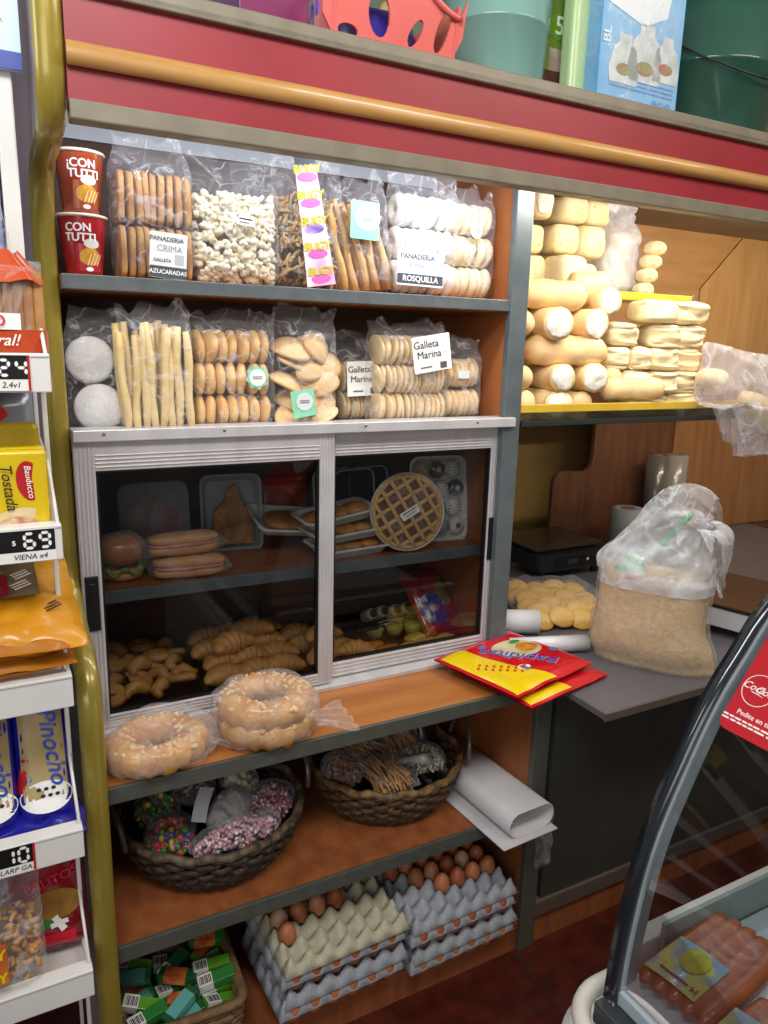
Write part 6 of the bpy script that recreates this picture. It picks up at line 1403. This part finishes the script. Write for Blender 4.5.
for lv in range(2):
    for j in range(5):
        for i in range(3):
            x = .205 + i * .085 + rnd.uniform(-.008, .008); y = 1.395 + j * .040 + rnd.uniform(-.004, .004); z = .120 + lv * .030; rz_ = rnd.gauss(0, .35)
            if lv == 1 and (i + j) % 3 == 2: continue
            col = gb[k % 3]; kind = k % 5
            t = E('small_box', '%s box %s the square basket, %s row from front, %s' % (('green', 'dark green', 'lime green')[k % 3], ('low in', 'on top in')[lv], NTH[j], ('at the left', 'in the middle', 'at the right')[i]), 'small box', (x, y, z), (rnd.gauss(.15, .18), rnd.gauss(0, .18), rz_), 'small boxes in the square basket')
            B(-.042, .042, -.014, .014, 0, .024, .001).build('carton', col, t)
            if kind in (0, 2, 3):
                B(-.040, -.008, -.0145, .0145, .003, .0248).build('barcode_panel', bcm, t); q = MB()
                for h in range(9): bx(q, -.037 + h * .003, -.0358 + h * .003 + .0006 * (h % 3), -.010, .010, .0248, .0252)
                q.build('barcode', ink, t)
            elif kind == 1: B(-.030, .030, -.0146, .0146, .004, .0248).build('teal_panel', teal, t)
            else: B(-.03, .02, -.0146, .0146, .004, .0248).build('picture_panel', redm, t)
            k += 1
# ------------------------------------------------------------------ light and camera
w = bpy.data.worlds.new('World'); scn.world = w; w.use_nodes = True
w.node_tree.nodes['Background'].inputs[0].default_value = lin('#d9dade'); w.node_tree.nodes['Background'].inputs[1].default_value = .22
def area(name, loc, target, sx, sy, power, col='#ffffff'):
    l = bpy.data.lights.new(name, 'AREA'); l.shape = 'RECTANGLE'; l.size = sx; l.size_y = sy; l.energy = power; l.color = lin(col)[:3]
    o = bpy.data.objects.new(name, l); COL.objects.link(o); o.location = loc
    o.rotation_euler = (V(target) - V(loc)).to_track_quat('-Z', 'Y').to_euler(); return o
area('shop_ceiling_light', (.0, .15, 2.75), (.6, 1.5, 1.5), 1.3, .4, 29, '#f6f4f0')
area('shop_ceiling_light', (1.9, .1, 2.8), (1.6, 1.6, 1.4), 1.2, .4, 15, '#fff3e2')
area('added_front_fill', (-1.5, -1.9, 2.0), (.6, 1.6, 1.0), 2.2, 1.4, 30, '#f3f2ef')  # frontal fill added behind the camera to brighten the inside of the doors
area('added_side_fill', (-1.6, 1.25, 2.4), (.1, 1.7, 2.0), .8, .5, 9, '#eef0f4')  # fill added at the left to brighten the lavender side panel
area('case_light', (.97, 1.44, 2.0), (.97, 1.75, 1.5), .44, .03, 2.5, '#eef3ff')
area('case_light', (1.75, 1.44, 2.0), (1.70, 1.85, 1.5), .9, .03, 6, '#fff6e0')
area('case_light', (2.75, 1.46, 2.0), (2.85, 2.4, 1.65), .9, .03, 7, '#fff3dc')  # added past the modelled tubes to brighten the wooden wall boards
area('case_light', (.40, 1.44, 2.0), (.45, 1.85, 1.6), .5, .03, 1.6, '#f2f6ff')
cd = bpy.data.cameras.new('camera'); cam = bpy.data.objects.new('camera', cd); COL.objects.link(cam); scn.camera = cam
cd.sensor_fit = 'VERTICAL'; cd.sensor_height = 36; cd.sensor_width = 27; cd.lens = 750 / 1024 * 36; cd.clip_start = .02
yaw, pit, rol = R(28.46), R(12.92), R(1.59)
fw = V((math.sin(yaw) * math.cos(pit), math.cos(yaw) * math.cos(pit), -math.sin(pit))); rt = V((math.cos(yaw), -math.sin(yaw), 0)); up = rt.cross(fw)
rt, up = math.cos(rol) * rt + math.sin(rol) * up, -math.sin(rol) * rt + math.cos(rol) * up
m = Matrix.Identity(4)
for i in range(3): m[i][0] = rt[i]; m[i][1] = up[i]; m[i][2] = -fw[i]
m[2][3] = 1.6; cam.matrix_world = m
scn.view_settings.view_transform = 'Standard'; scn.view_settings.look = 'None'; scn.view_settings.exposure = .12
scn.cycles.transparent_max_bounces = 40; scn.cycles.max_bounces = 8; scn.cycles.sample_clamp_indirect = 4
